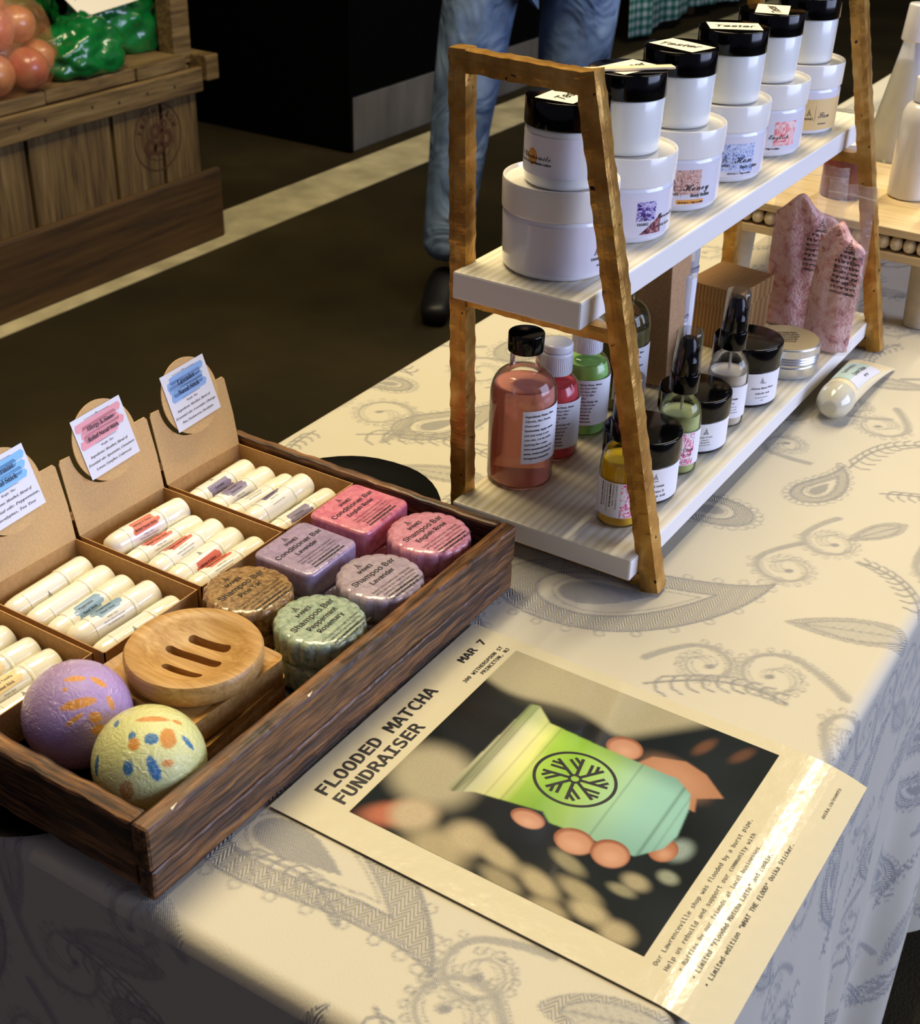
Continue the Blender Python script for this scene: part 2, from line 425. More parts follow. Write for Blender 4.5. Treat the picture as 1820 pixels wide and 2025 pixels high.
# motifs where the photograph shows them, then a loose repeat of the same ones elsewhere
PLACED = [('p', -.300, .742, .28, .105, 1), ('l', -.163, .795, .35, .035, 1), ('s', -.190, .714, 1.2, .027, 1), ('s', -.235, .700, 2.4, .022, -1), ('f', -.215, .668, .2, .045, 1),
          ('p', -.330, .425, .12, .095, -1), ('s', -.225, .372, .8, .024, 1), ('f', -.345, .385, -.3, .040, 1), ('s', -.225, .400, 2.0, .022, 1),
          ('s', -.215, .900, 2.9, .022, 1), ('l', -.190, .935, 1.0, .022, 1), ('p', -.245, .985, 1.1, .040, 1), ('f', -.215, 1.06, .9, .045, 1), ('s', -.245, 1.12, .4, .024, -1),
          ('s', -.625, .880, .2, .030, 1), ('p', -.560, .905, .9, .060, 1), ('f', -.560, .842, .1, .060, 1), ('l', -.522, .820, .3, .030, 1), ('s', -.600, 1.01, 1.8, .032, 1), ('p', -.590, 1.10, 1.4, .055, -1),
          ('s', -.46, .270, 3.6, .032, 1), ('p', -.54, .225, .6, .060, 1), ('f', -.425, .255, -.7, .050, 1), ('p', -.38, .235, -.4, .050, -1), ('s', -.50, .175, .4, .03, -1), ('l', -.42, .300, .2, .03, 1),
          ('s', -.40, .330, 1.1, .020, 1)]
def stamp(k, x, y, a, s, f):
    c = np.array([x, y])
    if k == 'p': paisley(c, a, s, f)
    elif k == 'l': leafshape(c, a, s, .32, f)
    elif k == 's': scroll(c, a, s, 1.4, f)
    else: frond(c, a, s, f)
for q_ in PLACED: stamp(*q_)
rg = random.Random(4)
taken = [(q_[1], q_[2], q_[4] * 1.1) for q_ in PLACED]
for gy in np.arange(PV0 + .05, 2.35, .034):
    for gx in np.arange(PU0 + .04, X1 + .72, .034):
        x, y = gx + rg.uniform(-.018, .018), gy + rg.uniform(-.018, .018)
        k = rg.choice('ppplssfff'); s = {'p': rg.uniform(.034, .062), 'l': .03, 's': rg.uniform(.018, .028), 'f': .036}[k]
        if x < X0 - .10 or (y < Y0 and x > X1): continue
        if any(math.hypot(x - a, y - b) < c_ * .86 + s * .66 for a, b, c_ in taken): continue
        taken.append((x, y, s)); stamp(k, x, y, rg.uniform(0, 6.3), s, rg.choice((1, -1)))
def cloth_mat():
    m, nt, b = new_mat('damask_tablecloth'); L = nt.links
    at_ = nd(nt, 'ShaderNodeAttribute', attribute_name='Weave'); sp = nd(nt, 'ShaderNodeSeparateColor'); L.new(at_.outputs['Color'], sp.inputs[0])
    uv = nd(nt, 'ShaderNodeUVMap', uv_map='UVMap'); sx = nd(nt, 'ShaderNodeSeparateXYZ'); L.new(uv.outputs[0], sx.inputs[0])
    def math_(op, a, b_=None, c=None):
        n = nd(nt, 'ShaderNodeMath', operation=op)
        for i, v in enumerate((a, b_, c)):
            if v is None: continue
            if isinstance(v, (int, float)): n.inputs[i].default_value = v
            else: L.new(v, n.inputs[i])
        return n.outputs[0]
    zz = math_('PINGPONG', sx.outputs['X'], 0.0042)                         # herringbone columns
    st_ = math_('SINE', math_('MULTIPLY', math_('ADD', sx.outputs['Y'], math_('MULTIPLY', zz, 1.6)), 2 * PI / 0.0036))
    fine = math_('SINE', math_('MULTIPLY', math_('ADD', sx.outputs['Y'], sx.outputs['X']), 2 * PI / 0.0013))
    nz = nd(nt, 'ShaderNodeTexNoise', Scale=700.0, Detail=2.0); L.new(uv.outputs[0], nz.inputs['Vector'])
    nl = nd(nt, 'ShaderNodeTexNoise', Scale=6.0, Detail=3.0); L.new(uv.outputs[0], nl.inputs['Vector'])
    hgt = math_('ADD', math_('MULTIPLY', math_('MULTIPLY', sp.outputs[1], st_), 0.42), math_('MULTIPLY', math_('MULTIPLY', sp.outputs[0], math_('ADD', nz.outputs[0], math_('MULTIPLY', fine, .25))), 0.9))
    hgt = math_('ADD', hgt, math_('MULTIPLY', nz.outputs[0], 0.12))
    hgt = math_('ADD', hgt, math_('MULTIPLY', nl.outputs[0], 3.0))
    bp = nd(nt, 'ShaderNodeBump', Strength=0.8, Distance=0.0014); L.new(hgt, bp.inputs['Height']); L.new(bp.outputs[0], b.inputs['Normal'])
    fac = math_('ADD', math_('MULTIPLY', sp.outputs[0], 0.85), math_('MULTIPLY', sp.outputs[1], math_('ADD', math_('MULTIPLY', st_, .17), .14)))
    mx = nd(nt, 'ShaderNodeMix', data_type='RGBA'); L.new(fac, mx.inputs[0]); mx.inputs[6].default_value = lin('C4BDA8'); mx.inputs[7].default_value = lin('8D8D8F')
    L.new(mx.outputs[2], b.inputs['Base Color'])
    rr = math_('SUBTRACT', 0.55, math_('MULTIPLY', sp.outputs[0], 0.12)); L.new(rr, b.inputs['Roughness'])
    b.inputs['Sheen Weight'].default_value = 0.15; b.inputs['Specular IOR Level'].default_value = 0.35
    return m
def sheet(P, U, V):
    """grid arrays (rows, cols, 3) and unrolled coordinates -> verts, faces, uv"""
    n, k = P.shape[:2]; idx = np.arange(n * k).reshape(n, k)
    f = np.stack([idx[:-1, :-1], idx[:-1, 1:], idx[1:, 1:], idx[1:, :-1]], -1).reshape(-1, 4)
    return P.reshape(-1, 3), f, np.stack([U.ravel(), V.ravel()], 1)
def smoothstep(a, b_, x): q = np.clip((x - a) / (b_ - a), 0, 1); return q * q * (3 - 2 * q)
def build_cloth():
    R = 0.011
    # section across the table: s runs from the far hem over the top to the near hem (unrolled x)
    s = np.concatenate([np.linspace(X0 - .70, X0 - .02, 14), np.linspace(X0 - .018, X1 - .02, 370), np.linspace(X1 - .0185, X1 + .03, 36), np.linspace(X1 + .033, X1 + .70, 200)])
    y = np.concatenate([np.linspace(Y0, 1.30, 620), np.linspace(1.3045, 2.2, 200), np.linspace(2.22, Y1, 14)])
    S, Yg = np.meshgrid(s, y)
    def over(S, edge, sg):
        d = (S - edge) * sg                       # distance past the tangent line
        a = np.clip((d + R) / (R * PI / 2) * (PI / 2), 0, PI / 2)
        return d, a
    X = S.copy(); Z = np.zeros_like(S)
    for edge, sg in ((X1, 1), (X0, -1)):
        d = (S - edge) * sg; mask = d > -R
        a = np.clip((d + R) / R, 0, PI / 2)
        xx = edge - sg * R + sg * R * np.sin(a); zz = -R + R * np.cos(a)
        dn = np.clip(d + R - R * PI / 2, 0, None)
        fold = smoothstep(0.02, 0.5, dn)
        wav = (0.014 * np.sin(Yg * 19 + 1.1 + .6 * np.sin(Yg * 5)) + 0.007 * np.sin(Yg * 43 + 2) + .004 * np.sin(Yg * 90)) * fold
        xx = xx + sg * (wav + 0.012 * fold); zz = zz - dn
        X = np.where(mask, xx, X); Z = np.where(mask, zz, Z)
    top = (S > X0) & (S < X1 - .01)
    Z = Z + np.where(top, 0.0, 0)
    # end rounding near y = Y0
    e = np.clip(R - (Yg - Y0), 0, R); Z = Z - (R - np.sqrt(np.clip(R * R - e * e, 0, None))) * smoothstep(0, .02, np.clip(X1 - S, 0, 1)) 
    P1 = np.stack([X, Yg, Z + TZ], -1); v1, f1, uv1 = sheet(P1, S, Yg)
    # end drape
    t = np.concatenate([np.linspace(0, .25, 150), np.linspace(.255, .70, 60)]); x = np.linspace(X0, X1, 340)
    Xg, Tg = np.meshgrid(x, t); fold = smoothstep(.03, .5, Tg)
    Yd = Y0 - (0.012 * np.sin(Xg * 23 + 1) + .01) * fold
    P2 = np.stack([Xg, Yd, TZ - R - Tg], -1); v2, f2, uv2 = sheet(P2, Xg, Y0 - Tg)
    V = np.concatenate([v1, v2]); F = np.concatenate([f1, f2 + len(v1)]); UV = np.concatenate([uv1, uv2])
    me = bpy.data.meshes.new('tablecloth'); me.vertices.add(len(V)); me.vertices.foreach_set('co', V.ravel().astype(np.float32))
    me.loops.add(F.size); me.loops.foreach_set('vertex_index', F.ravel().astype(np.int32))
    me.polygons.add(len(F)); me.polygons.foreach_set('loop_start', (np.arange(len(F)) * 4).astype(np.int32)); me.polygons.foreach_set('loop_total', np.full(len(F), 4, np.int32))
    me.update(calc_edges=True); me.validate()
    ul = me.uv_layers.new(name='UVMap'); ul.data.foreach_set('uv', UV[F.ravel()].ravel().astype(np.float32))
    iu = (UV[:, 0] - PU0) / PR; iv = (UV[:, 1] - PV0) / PR
    def samp(A):
        i0 = np.clip(iu.astype(int), 0, NU - 2); j0 = np.clip(iv.astype(int), 0, NV - 2); fu = np.clip(iu - i0, 0, 1); fv = np.clip(iv - j0, 0, 1)
        return (A[j0, i0] * (1 - fu) + A[j0, i0 + 1] * fu) * (1 - fv) + (A[j0 + 1, i0] * (1 - fu) + A[j0 + 1, i0 + 1] * fu) * fv
    inside = (iv < NV - 2) & (iu > 0) & (iv > 0)
    c = np.zeros((len(V), 4), np.float32); c[:, 0] = samp(RO) * inside; c[:, 1] = samp(RF) * inside * (1 - c[:, 0]); c[:, 3] = 1
    ca = me.color_attributes.new('Weave', 'FLOAT_COLOR', 'POINT'); ca.data.foreach_set('color', c.ravel())
    o = obj('tablecloth', me, cloth_mat(), smooth=True)
    tag(o, 'long ivory damask tablecloth with paisley and herringbone weave, hanging over the table sides', 'tablecloth')
build_cloth()
# the folding table below the cloth
tb = thing('folding_table', 'folding table hidden under the long ivory damask cloth', 'table', (-.40, 1.8, 0))
M['table_grey'] = mat('table_grey', '77756F', 0.6); M['steel'] = mat('steel_leg', '55565A', 0.4, metal=.8)
obj('table_top', bx(-.262, .262, -1.455, 1.49, TZ - .035, TZ - .0045, .004), M['table_grey'], tb)
for sx_ in (-.22, .22):
    for sy_ in (-1.3, 1.3):
        obj('leg', tube([(sx_, sy_, 0), (sx_, sy_, TZ - .036)], .014, 10), M['steel'], tb)

# ------------------------------------------------------------------ hammered gold shelf rack
def gold_mat():
    m, nt, b = new_mat('hammered_gold_metal'); L = nt.links
    tc = nd(nt, 'ShaderNodeTexCoord'); n = nd(nt, 'ShaderNodeTexNoise', Scale=55.0, Detail=4.0); L.new(tc.outputs['Object'], n.inputs['Vector'])
    r = ramp(nt, n.outputs[0], [(.25, '8E6226'), (.5, 'B08238'), (.75, 'CCA458')])
    n2 = nd(nt, 'ShaderNodeTexNoise', Scale=150.0, Detail=2.0); L.new(tc.outputs['Object'], n2.inputs['Vector'])
    r2 = ramp(nt, n2.outputs[0], [(.26, '1A120A'), (.29, 'FFFFFF')])
    mx = nd(nt, 'ShaderNodeMix', data_type='RGBA', blend_type='MULTIPLY'); mx.inputs[0].default_value = 1; L.new(r.outputs[0], mx.inputs[6]); L.new(r2.outputs[0], mx.inputs[7])
    L.new(mx.outputs[2], b.inputs['Base Color']); b.inputs['Metallic'].default_value = 0.62; b.inputs['Roughness'].default_value = 0.34
    n3 = nd(nt, 'ShaderNodeTexNoise', Scale=120.0, Detail=2.0); L.new(tc.outputs['Object'], n3.inputs['Vector'])
    bp = nd(nt, 'ShaderNodeBump', Strength=.35, Distance=.002); L.new(n3.outputs[0], bp.inputs['Height']); L.new(bp.outputs[0], b.inputs['Normal'])
    return m
M['gold'] = gold_mat()
def hammered(p0, p1, wx, wy, seed=0, pitch=.0155, ax=None):
    """square bar with scalloped, faceted corners; ax = direction of the wx side"""
    p0, p1 = Vector(p0), Vector(p1); d = (p1 - p0); ln = d.length; d.normalize()
    u = Vector(ax) if ax else Vector((1, 0, 0)); u = (u - d * u.dot(d)).normalized(); w = d.cross(u)
    rr = random.Random(seed); n = max(3, int(ln / .0026)); vs, fs = [], []
    k = 12; ph = [rr.random() * pitch for _ in range(4)]; amp = [rr.uniform(.6, 1) for _ in range(200)]
    for i in range(n + 1):
        s = ln * i / n; c = p0 + d * s
        for q in range(k):
            # rounded square section
            a = 2 * PI * (q + .5) / k; cx_, cy_ = math.cos(a), math.sin(a); m_ = max(abs(cx_), abs(cy_)) ** .9
            x, y = cx_ / m_, cy_ / m_
            corner = int(((a) // (PI / 2))) % 4; t = (s + ph[corner]) / pitch; cell = int(t); fr = t - cell
            dent = 1 - .085 * amp[cell % 200] * math.sin(PI * fr) - .018 * (cell * 7 % 3)
            edge = min(1, (abs(x) * abs(y)) ** .7)
            f = 1 - (1 - dent) * edge
            vs.append(c + u * (x * wx / 2 * f) + w * (y * wy / 2 * f))
    for i in range(n):
        for q in range(k): fs.append((i * k + q, i * k + (q + 1) % k, (i + 1) * k + (q + 1) % k, (i + 1) * k + q))
    fs.append(tuple(range(k))[::-1]); fs.append(tuple(range(n * k, (n + 1) * k)))
    return pydata(vs, fs)
board_m = wood('whitewashed_board', [(.25, 'B9AD92'), (.42, 'D8D0BA'), (.55, 'E9E4D4'), (.8, 'F3EFE4')], 'y', 70, .45, .22)
def board_mat():
    m, nt, b = new_mat('whitewashed_ribbed_board'); L = nt.links
    tc = nd(nt, 'ShaderNodeTexCoord'); mp = nd(nt, 'ShaderNodeMapping'); mp.inputs['Scale'].default_value = (1, .05, 1); L.new(tc.outputs['Object'], mp.inputs['Vector'])
    n0 = nd(nt, 'ShaderNodeTexNoise', Scale=14.0, Detail=2.0); L.new(mp.outputs[0], n0.inputs['Vector'])
    wv = nd(nt, 'ShaderNodeTexWave', wave_type='BANDS', bands_direction='X', Scale=48.0, Distortion=9.0, Detail=3.0); wv.inputs['Detail Scale'].default_value = .6; L.new(mp.outputs[0], wv.inputs['Vector'])
    mm = nd(nt, 'ShaderNodeMath', operation='MULTIPLY_ADD'); L.new(n0.outputs[0], mm.inputs[0]); mm.inputs[1].default_value = .8; 
    m2 = nd(nt, 'ShaderNodeMath', operation='MULTIPLY'); L.new(wv.outputs[0], m2.inputs[0]); m2.inputs[1].default_value = .20; L.new(m2.outputs[0], mm.inputs[2])
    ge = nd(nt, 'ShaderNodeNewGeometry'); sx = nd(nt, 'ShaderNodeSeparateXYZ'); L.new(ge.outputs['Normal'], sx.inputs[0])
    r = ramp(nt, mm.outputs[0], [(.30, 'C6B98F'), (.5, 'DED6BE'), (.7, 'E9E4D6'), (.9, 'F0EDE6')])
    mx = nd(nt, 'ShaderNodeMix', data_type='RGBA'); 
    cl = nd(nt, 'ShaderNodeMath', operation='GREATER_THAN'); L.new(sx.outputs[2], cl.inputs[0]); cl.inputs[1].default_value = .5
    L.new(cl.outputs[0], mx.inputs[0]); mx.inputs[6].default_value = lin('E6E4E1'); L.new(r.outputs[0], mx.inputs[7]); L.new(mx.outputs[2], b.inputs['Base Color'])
    b.inputs['Roughness'].default_value = .42
    ml = nd(nt, 'ShaderNodeMath', operation='MULTIPLY'); L.new(mm.outputs[0], ml.inputs[0]); L.new(cl.outputs[0], ml.inputs[1])
    bp = nd(nt, 'ShaderNodeBump', Strength=.35, Distance=.0012); L.new(ml.outputs[0], bp.inputs['Height']); L.new(bp.outputs[0], b.inputs['Normal'])
    return m
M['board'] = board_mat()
YA, YB = .7625, 1.2835
rk = thing('shelf_rack', 'two-tier gold hammered metal rack with whitewashed wooden shelves on the tablecloth', 'shelf rack', T(-.39, 1.02, .0012))
def RL(x, y, z): return (x + .39, y - 1.02, z)
def near_x(z): return -.3015 - z * (.0815 / .353)      # the raked front post
def back_x(z): return -.4645 - z * (.011 / .353)
for i, y in enumerate((YA, YB)):
    obj('back_post', hammered(RL(back_x(0), y, .0), RL(back_x(.355), y, .355), .0145, .0150, 3 + i), M['gold'], rk)
    obj('front_post', hammered(RL(near_x(0), y, .0), RL(near_x(.353), y, .353), .0150, .0155, 5 + i), M['gold'], rk)
    obj('top_bar', hammered(RL(back_x(.355) - .005, y, .3475), RL(near_x(.35) + .004, y, .3455), .0150, .0150, 8 + i, ax=(0, 0, 1)), M['gold'], rk)
    obj('cross_bar', hammered(RL(back_x(.185), y, .1855), RL(near_x(.185), y, .1855), .011, .012, 11 + i, ax=(0, 0, 1)), M['gold'], rk)
    obj('foot_bar', hammered(RL(back_x(0), y, .0062), RL(near_x(0), y, .0062), .0105, .012, 15 + i, ax=(0, 0, 1)), M['gold'], rk)
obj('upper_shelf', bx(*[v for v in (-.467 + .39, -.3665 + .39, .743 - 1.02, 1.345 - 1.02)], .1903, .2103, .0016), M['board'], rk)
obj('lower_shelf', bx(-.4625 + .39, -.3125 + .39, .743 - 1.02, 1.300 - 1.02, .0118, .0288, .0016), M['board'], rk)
# ------------------------------------------------------------------ body butter jars on the upper shelf
ZU, ZL = .2117, .0302
def vd(x, y): return math.atan2(-y, -x)                     # direction in which most labels were turned
def art_mat(name, stops, scale=120, dist=2.0, stretch=(1, 1, 1)):
    m, nt, b = new_mat(name); tc = nd(nt, 'ShaderNodeTexCoord'); mp = nd(nt, 'ShaderNodeMapping'); mp.inputs['Scale'].default_value = stretch
    nt.links.new(tc.outputs['Object'], mp.inputs['Vector'])
    n = nd(nt, 'ShaderNodeTexNoise', Scale=float(scale), Detail=4.0, Distortion=dist); nt.links.new(mp.outputs[0], n.inputs['Vector'])
    r = ramp(nt, n.outputs[0], stops); nt.links.new(r.outputs[0], b.inputs['Base Color']); b.inputs['Roughness'].default_value = .3; return m
ART = dict(
    purple=art_mat('lavender_art', [(.36, '3B2569'), (.46, '6A4B9C'), (.55, 'D9D2EC'), (.66, '5A3AA0')], 190),
    rust=art_mat('rust_art', [(.36, '4B2030'), (.5, '8A4A50'), (.66, 'C99A92')], 190),
    honey=art_mat('honey_art', [(.36, 'F2E6E0'), (.46, 'C67850'), (.52, 'EBD8CE'), (.60, 'A24A2E'), (.7, 'F0E2DA')], 130, 4.0),
    orange=mat('orange_strip', 'F0A850', .4),
    blue=art_mat('blue_art', [(.3, '8FA6D8'), (.45, 'DCE2F3'), (.55, 'A6B4DA'), (.66, '5E7FC8')], 150, 3.0),
    pink=art_mat('pink_art', [(.34, 'E9606A'), (.46, 'F2A6A0'), (.6, 'F8DAD6')], 110),
    sand=mat('sand_label', 'E3C283', .4), orange2=art_mat('orange_art', [(.3, 'C07A28'), (.5, 'D99A48'), (.7, 'E8C08A')], 300))
M['cream_in'] = mat('cream_label_tint', 'E2DFE8', .18, coat=.4)
M['ivory_lid'] = mat('ivory_jar_lid', 'ECE8E0', .2, coat=.5)
def body_jar(x, y, words, art, start, name_label, i):
    t = thing('body_butter_jar', name_label, 'jar', T(x, y, ZU), 0, 'large white body butter jars on the upper shelf')
    obj('body', lathe(rprof(.0380, 0, .0435, .0050, .0390), 72), M['white_plastic'], t, smooth=True, angle=40)
    lid = [(0, .0420), (.0392, .0420), (.0397, .0426), (.0401, .0612), (.0396, .0629), (.0385, .0630), (.0378, .0606), (0, .0606)]
    obj('lid', lathe(lid, 72), M['ivory_lid'], t, smooth=True, angle=35)
    a = vd(x, y)
    lb = obj('label', patch(.0392, .0058, .0385, a - .55, a + 2.0, 40), M['cream_in'], t, smooth=True)
    p = Print(); w = []
    f = cyl_map(.03945, a + start, .006)
    def artp(k, u0, u1, v0, v1, tri=False):
        n = 14; vs, fs = [], []
        for q in range(n + 1):
            u = u0 + (u1 - u0) * q / n
            vs += [cyl_map(.03933, a + start, .006)(u, v0), cyl_map(.03933, a + start, .006)(u, v0 + (v1 - v0) * ((q / n) if tri else 1))]
        for q in range(n): fs.append((2 * q, 2 * q + 2, 2 * q + 3, 2 * q + 1))
        obj('label_art', pydata(vs, fs), ART[k], lb)
    if art == 'purple': artp('purple', 0, .016, .012, .026); artp('rust', .003, .022, .002, .016, True)
    if art == 'honey': artp('honey', 0, .028, .009, .028); artp('orange', .009, .032, .0015, .005)
    if art == 'blue': artp('blue', 0, .032, .004, .027)
    if art == 'pink': artp('pink', .020, .042, .005, .026)
    if art == 'sand': artp('sand', -.006, .045, -.001, .027)
    p.lotus(.0055, .0125, .0050); p.text('MANEI', .0055, .0085, .0040, bold=.015, align='c')
    p.line((.0120, .007), (.0120, .021), .0002)
    for (s, u, v, sz, sh, bo) in words: p.text(s, u, v, sz, 'script' if s in ('Lavender', 'Honey', 'Hon', 'English', 'San', 'Chamomile') else 'sans', bold=0 if s in ('Lavender', 'Honey', 'Hon', 'English', 'San', 'Chamomile') else bo)
    p.build('printed_text', f, M['ink'], lb)
    # back panel print, seen at the left rim
    q = Print()
    for k in range(7): q.line((0, .022 - k * .0026), (.012, .022 - k * .0026), .0007)
    q.build('printed_text', cyl_map(.0392, a - 1.75, .006), M['ink_grey'], t)
    return t
WJ = [
 ('', [('Chamomile', .0135, .0125, .0085, 0, 0), ('All Natural Vegan Lotion', .006, .0040, .0030, 0, .02)], .62, 'large white body butter jar at the near end of the upper shelf'),
 ('purple', [('Lavender', .0180, .0120, .0085, .35, 0), ('Body Butter', .0200, .006, .004, .2, .01)], .36, 'large white body butter jar with purple lavender art on its label'),
 ('honey', [('Honey', .0135, .0120, .0125, .4, 0), ('Body Butter', .0200, .0070, .0048, .1, .02), ('All Natural - Vegan Lotion', .010, .0022, .0026, 0, .03)], -.05, 'large white body butter jar with orange honey swirl art on its label'),
 ('blue', [('Hon', .0135, .0115, .0135, .4, 0), ('Body Lotion', .0190, .0070, .0048, .1, .02), ('All Natural - Vegan Lotion', .0085, .0022, .0026, 0, .03)], .06, 'large white body butter jar with pale blue art behind the label lettering'),
 ('pink', [('English', .0150, .0110, .0090, .4, 0), ('All Natural Vegan Lotion', .0030, .0020, .0030, 0, .03)], -.12, 'large white body butter jar with pink rose art and English on its label'),
 ('sand', [('San', .0150, .0100, .0120, .4, 0), ('All Natural', .0160, .0040, .0026, 0, .02)], .22, 'large white body butter jar with sand yellow label at the far end')]
for i, (y, w) in enumerate(zip((.797, .891, .982, 1.077, 1.1705, 1.2645), WJ)):
    body_jar(-.4155, y, w[1], w[0], w[2], w[3], i)
SJ = ['small white Chamomile jar with black tester lid, nearest to the camera', 'small white cream jar with black tester lid carrying the wooden stick',
      'small white cream jar with black tester lid on the honey swirl jar', 'small white cream jar with black tester lid on the pale blue labelled jar',
      'small white cream jar with black tester lid on the pink rose jar', 'small white cream jar with black lid on the sand yellow labelled jar']
SXY = [(-.4120, .7935, 2.6), (-.4165, .8905, 2.35), (-.4170, .983, .75), (-.4140, 1.079, 1.55), (-.4165, 1.171, 2.9), (-.4160, 1.266, 1.9)]
for i, ((x, y, ra), lab) in enumerate(zip(SXY, SJ)):
    t = thing('tester_jar', lab, 'jar', T(x, y, ZU + .0609), 0, 'small tester jars stacked on the large jars')
    obj('body', lathe(rprof(.0268, 0, .040, .003, .0277), 64), M['cream_jar'], t, smooth=True, angle=40)
    lid = obj('lid', lathe(rprof(.0286, .0388, .0568, .0010, .0284), 64), M['black_cap'], t, smooth=True, angle=40)
    # paper tester note on the lid
    w_, h_ = .0212, .0140
    A = Matrix.Rotation(ra - PI / 2 + .55, 3, 'Z')
    def onlid(u, v, A=A): q = A @ Vector((u, v, 0)); return (q.x, q.y, .05705)
    st_ = obj('tester_sticker', pydata([onlid(-w_, -h_), onlid(w_, -h_), onlid(w_, h_), onlid(-w_, h_)], [(0, 1, 2, 3)]), M['sticker'], t)
    pp = Print().text('Tester', 0, -.0045, .0155, shear=.35, bold=.018, align='c', rot=(-.06, .05, 1.2, .1, .9, .2)[i] * .3)
    pp.build('printed_text', lambda u, v: (lambda q: (q[0], q[1], .0572))(onlid(u, v)), M['ink'], st_)
    if i == 0:
        a = vd(x, y); lb = obj('label', patch(.0280, .0085, .0345, a - 1.7, a + .35, 30), M['clear_label'], t, smooth=True)
        q = Print(); q.text('d Chamomile', -.0215, .0192, .0085, 'script', align='l', fit=.0290); q.text('Handmade Ingredients Lotion', -.022, .0160, .0026, bold=.03, fit=.030)
        q.build('printed_text', cyl_map(.0282, a - .60, 0), M['ink'], lb)
        q2 = Print(); [q2.poly([(-.0075 + .0046 * math.cos(PI - PI * k / 14), .0205 - .0054 * math.sin(PI * k / 14)), (-.0075 + .0046 * math.cos(PI - PI * (k + 1) / 14), .0205 - .0054 * math.sin(PI * (k + 1) / 14)), (-.0075 + .0046 * math.cos(PI - PI * (k + 1) / 14), .0205 + .0054 * math.sin(PI * (k + 1) / 14)), (-.0075 + .0046 * math.cos(PI - PI * k / 14), .0205 + .0054 * math.sin(PI * k / 14))]) for k in range(14)]
        q2.build('label_art', cyl_map(.02808, a - .60, 0), ART['orange2'], lb)
M['birch'] = wood('birch_stick', [(.3, 'D9B98A'), (.5, 'EBD3A8'), (.8, 'F3E2C0')], 'x', 90, .6, .1)
ob_ = bmesh.new(); box(ob_, -.037, .037, -.0042, .0042, 0, .0020, .0009)
tag(obj('craft_stick', ob_, M['birch'], loc=T(-.4140, .8785, ZU + .0609 + .0574), rot=(0, 0, math.atan2(.051, .0486))), 'flat pale wooden craft stick lying across a black tester lid', 'stick')

# ------------------------------------------------------------------ bottles on the lower shelf
def boston(r, hs, rn, hn, n=56):
    """profile of a round shouldered bottle: body to hs, neck radius rn up to hn"""
    p = [(0, .0006), (r * .8, 0)]
    for i in range(5): a = PI / 2 * i / 4; p.append((r - .004 + .004 * math.sin(a), .004 - .004 * math.cos(a)))
    p.append((r, hs - .012))
    for i in range(1, 9):
        a = PI / 2 * i / 8; p.append((rn + (r - rn) * math.cos(a) ** .8, hs - .012 + (.016 + (r - rn) * .35) * math.sin(a)))
    p += [(rn, hn)]
    return p
def shell(prof, th):
    inner = [(max(r - th, 0), z + (th if i < 3 else 0)) for i, (r, z) in enumerate(prof)]
    return prof + inner[::-1]
def liquid_prof(prof, th, lvl):
    out = [(0, th + .0008)]
    for r, z in prof[1:]:
        if z + (th if z < .002 else 0) >= lvl: break
        out.append((max(r - th - .00015, 0), max(z, th + .0008)))
    # radius at the level
    rl = out[-1][0]
    for (r0, z0), (r1, z1) in zip(prof, prof[1:]):
        if z0 <= lvl <= z1 and z1 > z0: rl = r0 + (r1 - r0) * (lvl - z0) / (z1 - z0) - th - .00015
    out += [(rl, lvl), (0, lvl)]; return out
def liquid(name, col, milky=.35, rough=.05):
    m, nt, b = new_mat(name); b.inputs['Base Color'].default_value = lin(col); b.inputs['Roughness'].default_value = rough
    b.inputs['Transmission Weight'].default_value = 1 - milky; b.inputs['IOR'].default_value = 1.33; return m
M['pink_water'] = liquid('pink_toner', 'F6AA96', .6); M['red_water'] = liquid('red_toner', 'F2606A', .75); M['green_water'] = liquid('green_toner', 'B0E486', .7)
M['olive_water'] = liquid('olive_toner', '8E8858', .5); M['yellow_oil'] = liquid('yellow_oil', 'FFD21E', .72); M['lime_water'] = liquid('lime_serum', 'D0DC92', .75); M['cream_lotion'] = liquid('cream_lotion', 'E6DCC9', .9, .3)
M['glass_thin'] = thin_clear('thin_glass', 'FAFAFA', .02, .9)
ING = ['Ingredients Water, Rose', 'Glycerin, Rice Protein,', 'Preservative', 'Instruction Apply cotton', 'pad and sweep it over', 'your skin. Let dry before', 'applying face cream.', 'www.manebodysoap.com', 'mane_bodysoap@gmail', 'Instagram/manebody']
def text_label(t, R, z0, z1, a0, a1, lines, size, ustart=.002, lead=None, bolds=(0, 3, 7, 8, 9), m=None):
    lb = obj('label', patch(R, z0, z1, a0, a1, 26), m or M['paper'], t, smooth=True)
    q = Print(); lead = lead or (z1 - z0 - .004) / len(lines)
    for k, s in enumerate(lines): q.text(s, ustart, (z1 - .0022) - (k + .7) * lead, size, 'serif' if k in bolds else 'italic', bold=.01 if k in bolds else .012)
    q.build('printed_text', cyl_map(R + .00015, a0, 0), M['ink'], lb); return lb
def toner(x, y, r, hs, rn, hn, liq, lvl, lab, group):
    t = thing('toner_bottle', lab, 'bottle', T(x, y, ZL), 0, group)
    pr_ = boston(r, hs, rn, hn); obj('glass_body', lathe(pr_[1:] , 64), M['glass_thin'], t, smooth=True, angle=50)
    obj('liquid', lathe(liquid_prof(pr_, .0016, lvl), 56), liq, t, smooth=True, angle=50); return t
G1 = 'toner bottles along the back of the lower shelf'
t = toner(-.4405, .8058, .0255, .082, .0115, .1105, M['pink_water'], .080, 'salmon pink glass toner bottle with black screw cap', G1)
obj('cap', lathe(rprof(.0136, .1065, .1215, .0012), 48), M['black_cap'], t, smooth=True, angle=40)
text_label(t, .0258, .024, .068, vd(-.44, .806) + .02, vd(-.44, .806) + 1.75, ING, .0036, lead=.0039)
